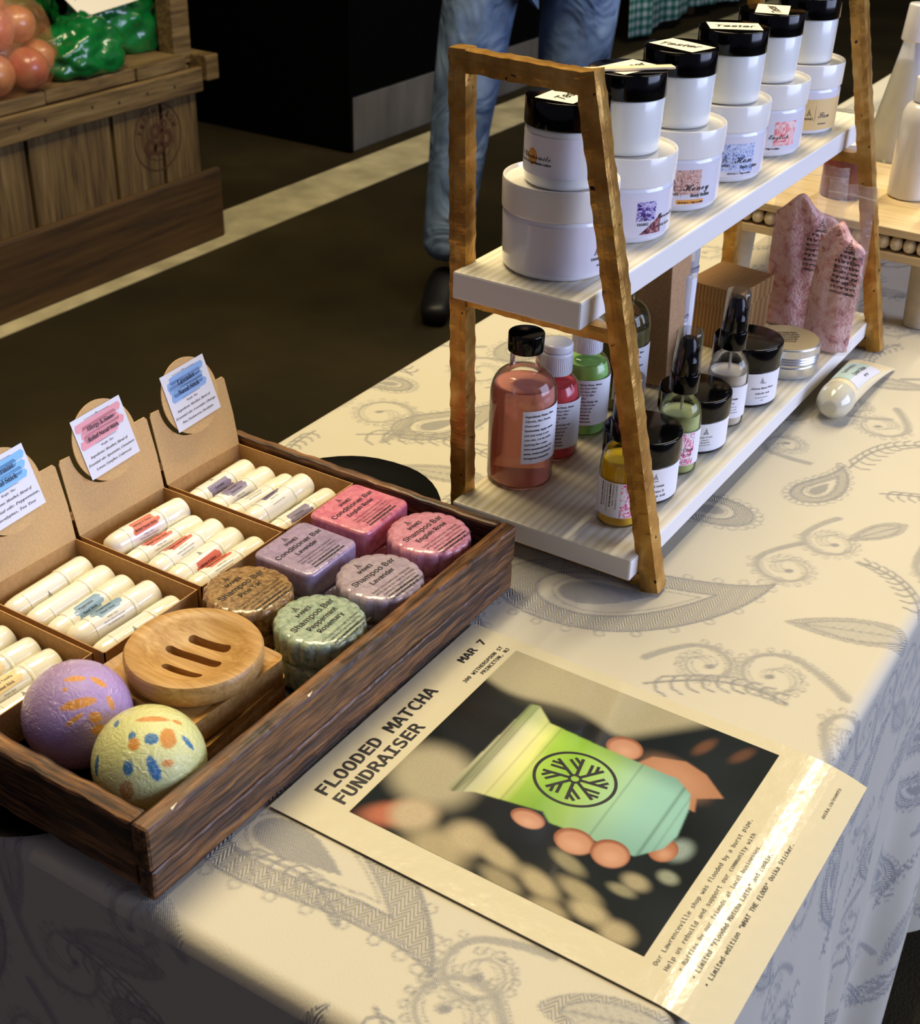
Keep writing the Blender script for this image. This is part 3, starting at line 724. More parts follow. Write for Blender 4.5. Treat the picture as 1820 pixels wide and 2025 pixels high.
def flip(t, r=.0125, z0=.0705, z1=.0955):
    c = obj('flip_cap', join_bm(lathe(rprof(r, z0, z1 - .007, .0008), 48), lathe(rprof(r * .985, z1 - .0065, z1, .0015), 48)), M['white_plastic'], t, smooth=True, angle=40)
    b = bmesh.new()
    for k in range(48):
        a = 2 * PI * k / 48
        r_ = bmesh.ops.create_cube(b, size=1)['verts']
        mt = Matrix.Rotation(a, 4, 'Z') @ Matrix.Translation((r, 0, (z0 + z1 - .008) / 2)) @ Matrix.Diagonal((.0005, .0006, z1 - z0 - .010, 1))
        bmesh.ops.transform(b, matrix=mt, verts=r_)
    obj('ribs', b, M['white_plastic'], c)
for (x, y, liq, lab, st_a) in ((-.4405, .8566, M['red_water'], 'bright red gel bottle with white ribbed flip cap', -.35), (-.4400, .9078, M['green_water'], 'light green gel bottle with white flip cap', -.45)):
    t = toner(x, y, .0208, .060, .010, .074, liq, .062, lab, G1); flip(t)
    text_label(t, .0211, .012, .052, vd(x, y) + st_a, vd(x, y) + 1.7, ['Ingredients Water, Honey,', 'Glycerin, Decyl Gluco', 'Xanthan Gum, Mica', 'Fragrance oil, Mint', 'Preservative', 'Instruction Gently rub', 'onto wet skin for face', 'every morning and', 'Rinse and pat dry', 'www.manebody', 'mane.bodysoap', 'Instagram/mane'], .0031, lead=.0030, bolds=(0, 5, 9, 10, 11))
t = toner(-.4410, .9720, .0255, .082, .0115, .1105, M['olive_water'], .072, 'olive green glass toner bottle behind the light green gel bottle', G1)
obj('cap', lathe(rprof(.0136, .1065, .1215, .0012), 48), M['black_cap'], t, smooth=True, angle=40)
text_label(t, .0258, .012, .058, vd(-.44, .97) - .1, vd(-.44, .97) + 1.6, ING, .0036, lead=.0040)

# one-ounce treatment pump bottles along the front of the lower shelf
FL = art_mat('blossom_art', [(.38, 'D9477E'), (.5, 'F2B6CC'), (.56, 'F2F2F4'), (.72, 'BFE0D4')], 130, 3)
def pump(x, y, liq, lvl, lab, lines, kind):
    t = thing('pump_bottle', lab, 'bottle', T(x, y, ZL), 0, 'one ounce pump bottles along the front of the lower shelf')
    pr_ = boston(.0166, .0555, .0085, .0715); obj('glass_body', lathe(pr_[1:], 56), M['glass_thin'], t, smooth=True, angle=50)
    obj('liquid', lathe(liquid_prof(pr_, .0014, lvl), 48), liq, t, smooth=True, angle=50)
    obj('dip_tube', tube([(0, 0, .004), (0, 0, .064)], .0013, 8), M['clear_plastic'], t, smooth=True)
    b = lathe(rprof(.0114, .0680, .0835, .0008), 40)
    obj('collar', b, M['black_cap'], t, smooth=True, angle=40)
    nz = [(0, .0835), (.0088, .0835), (.0088, .0930), (.0085, .0934), (.0082, .1000), (.0060, .1095), (.0045, .1115), (0, .1115)]
    obj('pump_head', join_bm(lathe(nz, 36), bx(-.002, .0088, -.002, .002, .1010, .1050, .0008)), M['black_cap'], t, smooth=True, angle=35, rot=(0, 0, vd(x, y) + 1.2))
    oc = [(.0108, .0837), (.0102, .1150), (.0095, .1168), (0, .1170)]
    obj('clear_overcap', lathe(oc, 40), M['clear_plastic'], t, smooth=True, angle=40)
    a = vd(x, y)
    lb = obj('label', patch(.0169, .010, .0385, a - 1.6, a + 1.6, 36), M['paper'], t, smooth=True)
    if kind != 'plain':
        a_ = a + (.05 if kind == 'left' else -.05); n = 10; vs, fs = [], []
        for q in range(n + 1):
            for z in (.0105, .038): vs.append((.01697 * math.cos(a_ + .9 * q / n), .01697 * math.sin(a_ + .9 * q / n), z))
        for q in range(n): fs.append((2 * q, 2 * q + 2, 2 * q + 3, 2 * q + 1))
        obj('label_art', pydata(vs, fs), FL, lb)
    q = Print()
    for (s, u, v, sz, bo) in lines: q.text(s, u, v, sz, bold=bo)
    q.build('printed_text', cyl_map(.0170, a, 0), M['ink'], lb)
    q = Print()                                         # sideways small print on the left of the label
    for k, s in enumerate(['Instruction: Rub face with', 'twice a day morning and', 'before bed. Blend of botanical', 'Ingredients: Rose hip oil,', 'Sea buckthorn, Jojoba', 'Vitamin E www.manebody']):
        q.text(s, 0, -.0150 + k * .0024, .0024, bold=.03 if k % 3 == 0 else 0)
    if kind == 'left': q.build('printed_text', cyl_map(.0170, a, .0375, True), M['ink'], lb)
pump(-.3473, .7909, M['yellow_oil'], .052, 'yellow face oil pump bottle with pink blossom label behind the front post', [], 'left')
pump(-.3460, .8890, M['lime_water'], .050, 'pale green serum pump bottle with blossom label between black lidded jars', [('Clear', .0055, .0225, .0052, .02), ('Tea Tree', .0040, .0185, .0030, .03), ('Blue tansy and', .0020, .0150, .0020, 0), ('all natural', .0030, .0125, .0020, .03)], 'art')
pump(-.3470, .9885, M['cream_lotion'], .047, 'cream coloured lotion pump bottle with plain white label', [('Rose Protein', -.001, .0270, .0030, .03), ('Deep', .004, .0232, .0028, 0), ('Cleansing lotion for', -.001, .0200, .0019, 0), ('dry and mature skin', -.001, .0175, .0019, 0), ('all natural ingredients', -.001, .0150, .0019, 0)], 'plain')

# black lidded face cream jars
M['black_jar'] = mat('black_jar_body', '101012', .25, coat=.3)
def face_jar(x, y, h, r, lines, lab, st_a=.1):
    t = thing('face_cream_jar', lab, 'jar', T(x, y, ZL), 0, 'black lidded face cream jars on the lower shelf')
    hb = h * .62
    obj('body', lathe(rprof(r * .965, 0, hb, .002), 56), M['black_jar'], t, smooth=True, angle=40)
    obj('lid', lathe(rprof(r, hb - .001, h, .0014, r * .99), 64), M['black_cap'], t, smooth=True, angle=40)
    a = vd(x, y); lb = obj('label', patch(r * .965 + .0003, .0032, hb - .0015, a - 2.2, a + 2.2, 40), M['paper'], t, smooth=True)
    q = Print(); q.lotus(.010, hb - .0098, .0042, 0)
    for (s, u, v, sz, bo) in lines: q.text(s, u, v, sz, 'serif', shear=.08, align='c')
    q.build('printed_text', cyl_map(r * .965 + .00045, a + st_a, 0), M['ink'], lb)
    return t, lb, a
face_jar(-.3557, .842, .0525, .0302, [('MANEI', .010, .0205, .0022, .03), ('Face Cream', .010, .0158, .0046, .02), ('Rose Water &', .010, .0112, .0042, .01), ('Hyaluronic Acid', .010, .0072, .0042, .01), ('1.8oz', .010, .0048, .0020, 0)], 'black lidded face cream jar with rose water label beside the yellow bottle', .12)
face_jar(-.3557, .941, .0470, .0298, [('MANEI', .010, .0185, .0020, .03), ('Omega 3 Cream', .010, .0155, .0026, .02), ('Vitamin C', .010, .0130, .0022, 0), ('Rosehip Oil', .010, .0108, .0022, 0), ('for dry skin and face', .010, .0086, .0018, 0)], 'black lidded face cream jar standing between green and cream pump bottles', .10)
tj, lbj, aj = face_jar(-.3535, 1.047, .0545, .0302, [('MANEI', .012, .0230, .0020, .03), ('African Black Mask', .012, .0178, .0040, .02), ('Salicylic Acid', .012, .0130, .0038, .0), ('for oily skin and face', .012, .0095, .0022, 0), ('1.8oz', .012, .0068, .0020, 0)], 'tall black lidded jar with African black mask label beside the tin', .25)
q = Print()
for k, s in enumerate(['Ingredients: Water, Clay', 'African black soap, Aloe', 'Directions: apply to face', 'rinse after ten minutes']): q.text(s, 0, -.010 + k * .0030, .0024, bold=.02)
q.build('printed_text', cyl_map(.0302 * .965 + .00045, aj - .10, .030, True), M['ink'], lbj)
# aluminium tin
t = thing('aluminium_tin', 'round silver aluminium tin with gold coloured lid below the salt bags', 'tin', T(-.3440, 1.1240, ZL))
M['alu'] = mat('brushed_aluminium', 'C9CBD0', .28, metal=.9); M['gold_lid'] = mat('lid_top_sheen', 'C4B48C', .35, metal=.35, bump=.05)
obj('body', lathe([(0, 0), (.0292, 0), (.0300, .001), (.0300, .0105), (.0294, .0115), (.0300, .0125), (.0300, .0145), (0, .0145)], 64), M['alu'], t, smooth=True, angle=30)
pr_ = [(0, .0142), (.0306, .0142)]
for k in range(3): pr_ += [(.0312, .0150 + k * .0024), (.0306, .0162 + k * .0024)]
pr_ += [(.0306, .0230), (.0306, .0280), (.0300, .0290), (.0285, .0293), (0, .0290)]
ld = obj('lid', lathe(pr_, 72), M['alu'], t, smooth=True, angle=25)
obj('lid_top', lathe([(0, .0290), (.0288, .0292), (.0288, .0296), (0, .0296)], 48), M['gold_lid'], ld, smooth=True, angle=30)
q = Print()
for k, (s, w) in enumerate((('Lip and Body Balm', .022), ('All Natural Ingredients', .024), ('Shea Butter, Coconut', .024), ('Beeswax, Lavender', .020), ('Vitamin E oil', .016), ('Net wt 2 oz', .012))): q.text(s, 0, .010 - k * .0042, .0038, bold=.04, align='c', fit=w)
q.build('printed_text', lambda u, v: (lambda c: (c.x, c.y, .0298))(Matrix.Rotation(.55, 3, 'Z') @ Vector((u, v, 0))), M['ink'], ld)

# kraft cartons and slim clear bottles behind
M['kraft'] = mat('kraft_board', 'B08A62', .8, var=.18, vscale=400, bump=.1, bscale=500)
t = thing('kraft_carton', 'tall plain brown kraft carton leaning behind the pump bottles', 'carton', T(-.436, 1.030, ZL + .0032))
t.rotation_euler = (0, math.radians(-3.0), 0)
obj('carton_body', bx(-.026, .026, -.020, .020, 0, .146, .0008), M['kraft'], t)
obj('tuck_flap', bx(-.0255, .0255, -.0195, .0195, .146, .1472, .0004), M['kraft'], t)
def corr_mat():
    m, nt, b = new_mat('corrugated_kraft'); tc = nd(nt, 'ShaderNodeTexCoord')
    mp = nd(nt, 'ShaderNodeMapping'); mp.inputs['Rotation'].default_value = (0, 0, .35); nt.links.new(tc.outputs['Object'], mp.inputs['Vector'])
    wv = nd(nt, 'ShaderNodeTexWave', wave_type='BANDS', bands_direction='X', Scale=92.0, Distortion=.2); nt.links.new(mp.outputs[0], wv.inputs['Vector'])
    r = ramp(nt, wv.outputs[0], [(0, '86602F'), (1, 'A97E48')]); nt.links.new(r.outputs[0], b.inputs['Base Color']); b.inputs['Roughness'].default_value = .8
    bp = nd(nt, 'ShaderNodeBump', Strength=.6, Distance=.001); nt.links.new(wv.outputs[0], bp.inputs['Height']); nt.links.new(bp.outputs[0], b.inputs['Normal']); return m
M['corr'] = corr_mat()
t = thing('corrugated_box', 'short corrugated brown gift box beside the salt bags', 'box', T(-.417, 1.1585, ZL), math.radians(-6))
obj('box_base', bx(-.027, .027, -.033, .033, 0, .045, .0005), M['corr'], t)
obj('box_lid', bx(-.028, .028, -.034, .034, .0425, .0605, .0008), M['corr'], t)
def slim(x, y, r, h, lab, two=True):
    t = thing('slim_spray_bottle', lab, 'bottle', T(x, y, ZL), 0, 'slim clear bottles behind the pump bottles')
    obj('body', lathe(rprof(r, 0, h * .6, .002), 40), M['clear_plastic2'], t, smooth=True, angle=40)
    obj('seam_ring', lathe([(r - .001, h * .595), (r + .0004, h * .595), (r + .0004, h * .62), (r - .001, h * .62), (r - .001, h * .595)], 40), M['ring_grey'], t, smooth=True, angle=40)
    obj('cap', lathe(rprof(r * .96, h * .62, h, .002), 40), M['clear_plastic2'], t, smooth=True, angle=40)
    a = vd(x, y); lb = obj('label', patch(r + .0002, h * .10, h * .56, a - .9, a + 1.2, 20), M['paper'], t, smooth=True)
    q = Print(); q.text('Room and Linen Spray', 0, 0, .0040, bold=.03); q.text('All Natural', .008, -.006, .0030)
    q.build('printed_text', cyl_map(r + .0004, a - .3, h * .54, True), M['ink'], lb)
M['clear_plastic2'] = mat('frosted_clear_plastic', 'E9EBF4', .15, trans=.55, ior=1.15, coat=.4); M['ring_grey'] = mat('grey_ring', '9A98A6', .3)
slim(-.4290, 1.0740, .0108, .153, 'slim clear spray bottle with white label beside the tall kraft carton')
slim(-.4180, 1.0060 + .040, .0065, .098, 'short slim clear vial between the kraft carton and the green pump bottle')

# salt bags
def salt_mat():
    m, nt, b = new_mat('pink_bath_salt'); tc = nd(nt, 'ShaderNodeTexCoord'); L = nt.links
    n = nd(nt, 'ShaderNodeTexNoise', Scale=105.0, Detail=7.0, Distortion=.6); L.new(tc.outputs['Object'], n.inputs['Vector'])
    r = ramp(nt, n.outputs[0], [(.30, '6A3030'), (.37, 'B9706C'), (.45, 'DDA29C'), (.60, 'ECC6C0'), (.75, 'D4908A')]); L.new(r.outputs[0], b.inputs['Base Color'])
    v = nd(nt, 'ShaderNodeTexVoronoi', Scale=420.0); L.new(tc.outputs['Object'], v.inputs['Vector'])
    bp = nd(nt, 'ShaderNodeBump', Strength=.8, Distance=.001); L.new(v.outputs[0], bp.inputs['Height']); L.new(bp.outputs[0], b.inputs['Normal'])
    b.inputs['Roughness'].default_value = .55; b.inputs['Subsurface Weight'].default_value = .2; b.inputs['Subsurface Scale'].default_value = .004; return m
M['salt'] = salt_mat(); M['film'] = film_mat('bag_film', 'F4ECE8', .13, .12, .7, 70)
def bag_geo(w, h, d, seed, lo=.0, hi=1.0, shrink=1.0, wob=.0015, dome=0.0):
    """pillow of a stand-up pouch; lo..hi = part of its height"""
    rr = np.random.RandomState(seed); nx, nz = 24, 34; vs, fs = [], []
    ph = rr.rand(6) * 6
    for side in (1, -1):
        for j in range(nz + 1):
            tz = lo + (hi - lo) * j / nz
            for i in range(nx + 1):
                u = -1 + 2 * i / nx; tz = lo + (hi * (1 - dome * (abs(u + .25) ** 1.6) + dome * .25 * math.sin(u * 5 + ph[3])) - lo) * j / nz
                taper = 1 - .10 * tz + .03 * math.sin(tz * 7 + ph[0])
                thick = d * (1 - abs(u) ** 2.4) ** .8 * (1 - tz) ** .42 * (.55 + .45 * math.cos(u * .8))
                wv = wob * (math.sin(u * 9 + tz * 7 + ph[1]) + math.sin(u * 4 - tz * 13 + ph[2])) * (.4 + tz)
                lean = .006 * tz
                vs.append((u * w / 2 * taper * shrink, side * (thick / 2 * shrink) + wv + lean, h * tz))
    k = (nx + 1) * (nz + 1)
    for s in (0, 1):
        for j in range(nz):
            for i in range(nx):
                a = s * k + j * (nx + 1) + i; q = (a, a + 1, a + nx + 2, a + nx + 1); fs.append(q if s == 0 else q[::-1])
    for i in range(nx):
        fs.append((i, k + i, k + i + 1, i + 1)); a = nz * (nx + 1) + i; fs.append((a + 1, k + a + 1, k + a, a))
    return pydata(vs, fs)
SALT_TXT = ['MANEI', 'Bath Salts', 'Salt, Sea Salt, Rose', 'Himalayan Salt, Epsom', 'Rose petals, Lavender', 'Fragrance oils, Dried', 'flowers. Add to warm', 'bath water and soak', 'www.manebody']
def salt_bag(x, y, w, h, d, rz, seed, fill, lab, zx=0):
    t = thing('bath_salt_bag', lab, 'bag', T(x, y, ZL), rz, 'clear pouches of pink bath salt on the lower shelf')
    obj('film_pouch', bag_geo(w, h, d, seed), M['film'], t, smooth=True)
    obj('bath_salt', bag_geo(w, h, d, seed, .015, fill, .9, .0010, .13), M['salt'], t, smooth=True)
    obj('zip_seal', tube([(-w * .44, .006, h * .93), (0, .0068, h * .935), (w * .44, .006, h * .93)], .0009, 6), M['film'], t)
    q = Print(); q.lotus(.010, .030, .008)
    for k, s in enumerate(SALT_TXT): q.text(s, .010, .026 - k * .0048, .0048, bold=.05, align='c', rot=0, fit=(.010 if k == 0 else .016 if k == 1 else .024))
    q.build('printed_text', lambda u, v: (u + zx, -d * .5 - .004 + .10 * max(0, v + .02) * .3, h * .48 + v), M['ink'], t)
salt_bag(-.3745, 1.2270, .070, .158, .030, math.radians(12), 3, .78, 'clear pouch of dark pink bath salt standing beside the corrugated box', .006)
salt_bag(-.3270, 1.1870, .052, .158, .026, math.radians(-4), 8, .74, 'clear pouch of pale pink bath salt nearest the far front post', .004)

# squeeze tube lying on the cloth
def squeeze_tube():
    t = thing('sunscreen_tube', 'cream squeeze tube with pale blue label lying on the cloth against the rack', 'tube', T(-.2865, 1.0930, .0165), math.radians(2.0))
    n, k = 40, 40; vs, fs = [], []; L_ = .152
    for i in range(n + 1):
        s = i / n; y = .024 + (L_ - .024) * s; f = s ** 1.7
        rx = .0155 + .0065 * f; rz_ = .0155 * (1 - f) + .0012 * f
        for q in range(k):
            a = 2 * PI * q / k; vs.append((rx * math.cos(a), y, rz_ * math.sin(a) - (.0155 - rz_) * 1.0 + .0155 * 0 + .0))
    for i in range(n):
        for q in range(k): fs.append((i * k + q, i * k + (q + 1) % k, (i + 1) * k + (q + 1) % k, (i + 1) * k + q))
    fs.append(tuple(range(n * k, (n + 1) * k)))
    M['tube_cream'] = mat('cream_tube_plastic', 'EADBB4', .3, coat=.3, sss=.1)
    body = obj('tube_body', pydata(vs, fs), M['tube_cream'], t, smooth=True)
    M['tube_cap'] = mat('milky_cap', 'E9E5CF', .12, trans=.3, coat=.6)
    bm = lathe([(0, -.020), (.006, -.0205), (.0075, -.0195), (.0105, -.016), (.0150, -.010), (.0163, 0), (.0163, .006), (0, .006)], 48)
    bmesh.ops.transform(bm, matrix=Matrix.Rotation(-PI / 2, 4, 'X'), verts=bm.verts)
    bmesh.ops.translate(bm, vec=(0, .0205, 0), verts=bm.verts)
    obj('flip_cap', bm, M['tube_cap'], t, smooth=True, angle=40)
    def onb(u, v, lift=.0003):        # u across (angle), v along the tube
        s = (v - .024) / (L_ - .024); f = max(0, s) ** 1.7; rx = .0155 + .0065 * f; rz_ = .0155 * (1 - f) + .0012 * f
        a = PI / 2 - .15 - u / .0165
        return ((rx + lift) * math.cos(a), v, (rz_ + lift) * math.sin(a) - (.0155 - rz_))
    def strip(u0, u1, v0, v1, m, nm, lift):
        a, b_ = 14, 14; vs2 = [onb(u0 + (u1 - u0) * i / a, v0 + (v1 - v0) * j / b_, lift) for j in range(b_ + 1) for i in range(a + 1)]
        fs2 = [(j * (a + 1) + i, j * (a + 1) + i + 1, (j + 1) * (a + 1) + i + 1, (j + 1) * (a + 1) + i) for j in range(b_) for i in range(a)]
        return obj(nm, pydata(vs2, fs2), m, body, smooth=True)
    M['tube_blue'] = mat('pale_teal_label', 'B4CDC8', .4); M['tube_lilac'] = mat('pale_lilac_label', 'D7D9E6', .4)
    strip(-.017, .004, .037, .112, M['tube_blue'], 'label', .00025); strip(.004, .015, .037, .112, M['tube_lilac'], 'label_band', .00025); strip(.0036, .0044, .037, .112, M['paper'], 'label_line', .0004)
    q = Print(); q.text('Sun Protection', .075, .0035, .0088, bold=.01, align='c'); q.text('Creme Solaire', .075, -.0065 + .0005, .0088, bold=.01, align='c'); q.text('SPF 50', .075, -.0125, .0050, bold=.02, align='c'); q.lotus(.075, .0125, .004)
    q.build('printed_text', lambda u, v: onb(-v - .002, u, .0005), M['ink_grey'], body)
squeeze_tube()
# ------------------------------------------------------------------ oval tray and dark wooden tray
M['black_oval'] = mat('black_oval_tray', '030303', .5, spec=.06)
def oval():
    n = 72; rings = [(0.0, .0008), (.93, .0008), (.955, .0012), (1.0, .0050), (.985, .0056), (.94, .0024), (0.0, .0022)]
    bm = bmesh.new(); vs, fs = [], []
    for (k, z) in rings:
        for i in range(n):
            a = 2 * PI * i / n; sx_, sy_ = .112, .243
            vs.append((k * sx_ * math.copysign(abs(math.cos(a)) ** .85, math.cos(a)), k * sy_ * math.sin(a), z))
    for r_ in range(len(rings) - 1):
        for i in range(n): fs.append((r_ * n + i, r_ * n + (i + 1) % n, (r_ + 1) * n + (i + 1) % n, (r_ + 1) * n + i))
    o = obj('oval_tray', pydata(vs, fs), M['black_oval'], loc=T(-.541, .563, .0002), rot=(0, 0, math.radians(4.4)), smooth=True, angle=50)
    tag(o, 'thin glossy black oval tray sticking out from under the wooden tray', 'tray')
oval()
def dark_wood(name, axis, base=None):
    m, nt, b = new_mat(name); L = nt.links
    tc = nd(nt, 'ShaderNodeTexCoord'); mp = nd(nt, 'ShaderNodeMapping'); mp.inputs['Scale'].default_value = {'y': (1, .07, 1), 'x': (.07, 1, 1)}[axis]
    L.new(tc.outputs['Object'], mp.inputs['Vector'])
    n = nd(nt, 'ShaderNodeTexNoise', Scale=95.0, Detail=8.0, Roughness=.7, Distortion=.9); L.new(mp.outputs[0], n.inputs['Vector'])
    n2 = nd(nt, 'ShaderNodeTexNoise', Scale=420.0, Detail=2.0); L.new(mp.outputs[0], n2.inputs['Vector'])
    mm = nd(nt, 'ShaderNodeMath', operation='MULTIPLY_ADD'); L.new(n2.outputs[0], mm.inputs[0]); mm.inputs[1].default_value = .5; L.new(n.outputs[0], mm.inputs[2])
    sb = nd(nt, 'ShaderNodeMath', operation='SUBTRACT'); L.new(mm.outputs[0], sb.inputs[0]); sb.inputs[1].default_value = .25
    r = ramp(nt, sb.outputs[0], [(.30, '120A05'), (.42, '38200E'), (.52, '64401F'), (.62, '87592C'), (.74, 'A87A42')]); L.new(r.outputs[0], b.inputs['Base Color'])
    b.inputs['Roughness'].default_value = .42; b.inputs['Coat Weight'].default_value = .12
    bp = nd(nt, 'ShaderNodeBump', Strength=.9, Distance=.0014); L.new(sb.outputs[0], bp.inputs['Height']); L.new(bp.outputs[0], b.inputs['Normal']); return m
M['tray_y'] = dark_wood('dark_stained_wood_long', 'y'); M['tray_x'] = dark_wood('dark_stained_wood_cross', 'x')
def rough_board(x0, x1, y0, y1, z0, z1, bev=.0022, seed=1, amp=.0004):
    bm = bx(x0, x1, y0, y1, z0, z1, bev, 2)
    long = 1 if (y1 - y0) > (x1 - x0) else 0
    es = [e for e in bm.edges if abs((e.verts[0].co - e.verts[1].co)[long]) > .05]
    bmesh.ops.subdivide_edges(bm, edges=es, cuts=60, use_grid_fill=True)
    rr = random.Random(seed); ph = [rr.random() * 9 for _ in range(4)]
    for v in bm.verts:
        s = v.co[long]; w = amp * (math.sin(s * 160 + ph[0] + v.co.z * 300) + math.sin(s * 340 + ph[1] + v.co.z * 500) * .7)
        v.co.z += w * .5; v.co[1 - long] += w * .7
    return bm
XL, XR, YN, YF, H0, H1 = -.134, .1335, -.1825, .1825, .0, .0465
tr = thing('wooden_tray', 'dark stained rectangular wooden tray holding soap bars and kraft cartons', 'tray', T(-.5215, .526, .0064), math.radians(-.6))
obj('side_board', rough_board(XR - .0115, XR, YN, YF, .0170, H1, seed=2), M['tray_y'], tr)
obj('side_board', rough_board(XR - .0115, XR - .0006, YN + .0012, YF - .0008, -.0050, .0163, seed=3), M['tray_y'], tr)
obj('side_board', rough_board(XL, XL + .0115, YN, YF, 0, H1, seed=4), M['tray_y'], tr)
obj('end_board', rough_board(XL + .0117, XR - .0117, YN + .001, YN + .0128, 0, H1 - .0008, seed=5), M['tray_x'], tr)
obj('end_board', rough_board(XL + .0117, XR - .0117, YF - .0085, YF - .0006, 0, H1 - .0008, seed=6), M['tray_x'], tr)
obj('base_board', bx(XL + .0117, XR - .0117, YN + .013, YF - .0087, .0, .0058, .0004), mat('tray_base_dark', '1A0F0A', .6), tr)
ZB = .0124     # upper face of the tray base above the table

# ------------------------------------------------------------------ kraft cartons with header cards
M['kraft_in'] = mat('kraft_inside', 'BE945C', .85, var=.12, vscale=300, bump=.08, bscale=400)
M['kraft_card'] = mat('kraft_card', 'D8B074', .8, var=.10, vscale=500, bump=.05, bscale=500)
M['stick_plastic'] = mat('ivory_stick_plastic', 'F1ECD8', .14, coat=.8, bump=.10, bscale=140, sss=.12)
M['stick_label'] = mat('stick_label', 'E9E6DC', .22, coat=.7, bump=.10, bscale=140)
M['sky_smear'] = mat('blue_smear', '8FB6EA', .5); M['sky_smear2'] = mat('bright_blue_smear', '84C4F0', .5); M['rose_smear'] = mat('pink_smear', 'EFA3AB', .5); M['tan_smear'] = mat('cream_smear', 'E6CE9A', .5)
M['slate_smear'] = mat('slate_blue_smear', '7F9DB8', .4); M['brick_smear'] = mat('brick_red_smear', 'D2705C', .4); M['plum_smear'] = mat('plum_smear', '7E7290', .4)
XF, XBk = -.5215, -.6325
XFS = {'Vanilla': -.5275}
def smear_poly(q, cx_, cy_, w, h, mi, seed):
    r_ = random.Random(seed)
    for k in range(5):                                     # overlapping brush strokes
        yy = cy_ + h * (.5 - (k + .5) / 5); x0 = cx_ - w / 2 + r_.uniform(-.08, .12) * w; x1 = cx_ + w / 2 + r_.uniform(-.15, .08) * w; hh = h / 5 * .95
        q.poly([(x0, yy - hh * .4), (x0 + .04 * w, yy - hh), (x1 - .05 * w, yy - hh * .8 + .05 * h), (x1, yy + .10 * h), (x1 - .04 * w, yy + hh + .05 * h), (x0 + .03 * w, yy + hh)], mi)
CARTS = [
 dict(y0=.6170, y1=.6990, name='Lavender', lines=['Lavender', 'Nasal Stick'], small=['Weight .18oz', 'Ingredients: Menthol, Blend of', 'Essential oils: Lavender, Orange,', 'Pine, Frankincense, Eucalyptus'], sm='sky_smear', dy=.000),
 dict(y0=.5300, y1=.6150, name='Allergy', lines=['Allergy & Sinus', 'Relief Nasal Stick'], small=['Weight .18oz', 'Ingredients: Menthol, Blend of', 'Essential oils: Spearmint, Cinnamon', 'Lemon, Camphor, Cedarwood'], sm='rose_smear', dy=-.001),
 dict(y0=.4430, y1=.5280, name='Peppermint', lines=['Peppermint', 'Nasal Stick'], small=['Weight .18oz', 'Ingredients: Menthol, Blend of', 'Essential oils: Peppermint,', 'Eucalyptus, Tea Tree'], sm='sky_smear2', dy=-.002),
 dict(y0=.3590, y1=.4410, name='Vanilla', lines=['French Vanilla', 'Nasal Stick'], small=['Weight .18oz', 'Ingredients: Menthol, Blend of', 'Essential oils: Vanilla,', 'Sweet Orange'], sm='tan_smear', dy=-.001)]
CL = {'Lavender': 'kraft display carton with blue Lavender card on its round tab', 'Allergy': 'kraft display carton with pink Allergy and Sinus card on its tab',
      'Peppermint': 'kraft display carton with bright blue Peppermint card on its tab', 'Vanilla': 'kraft display carton of French Vanilla sticks at the near end of the tray'}
TH = .0007; ZR = .0465; FLOORZ = .0205
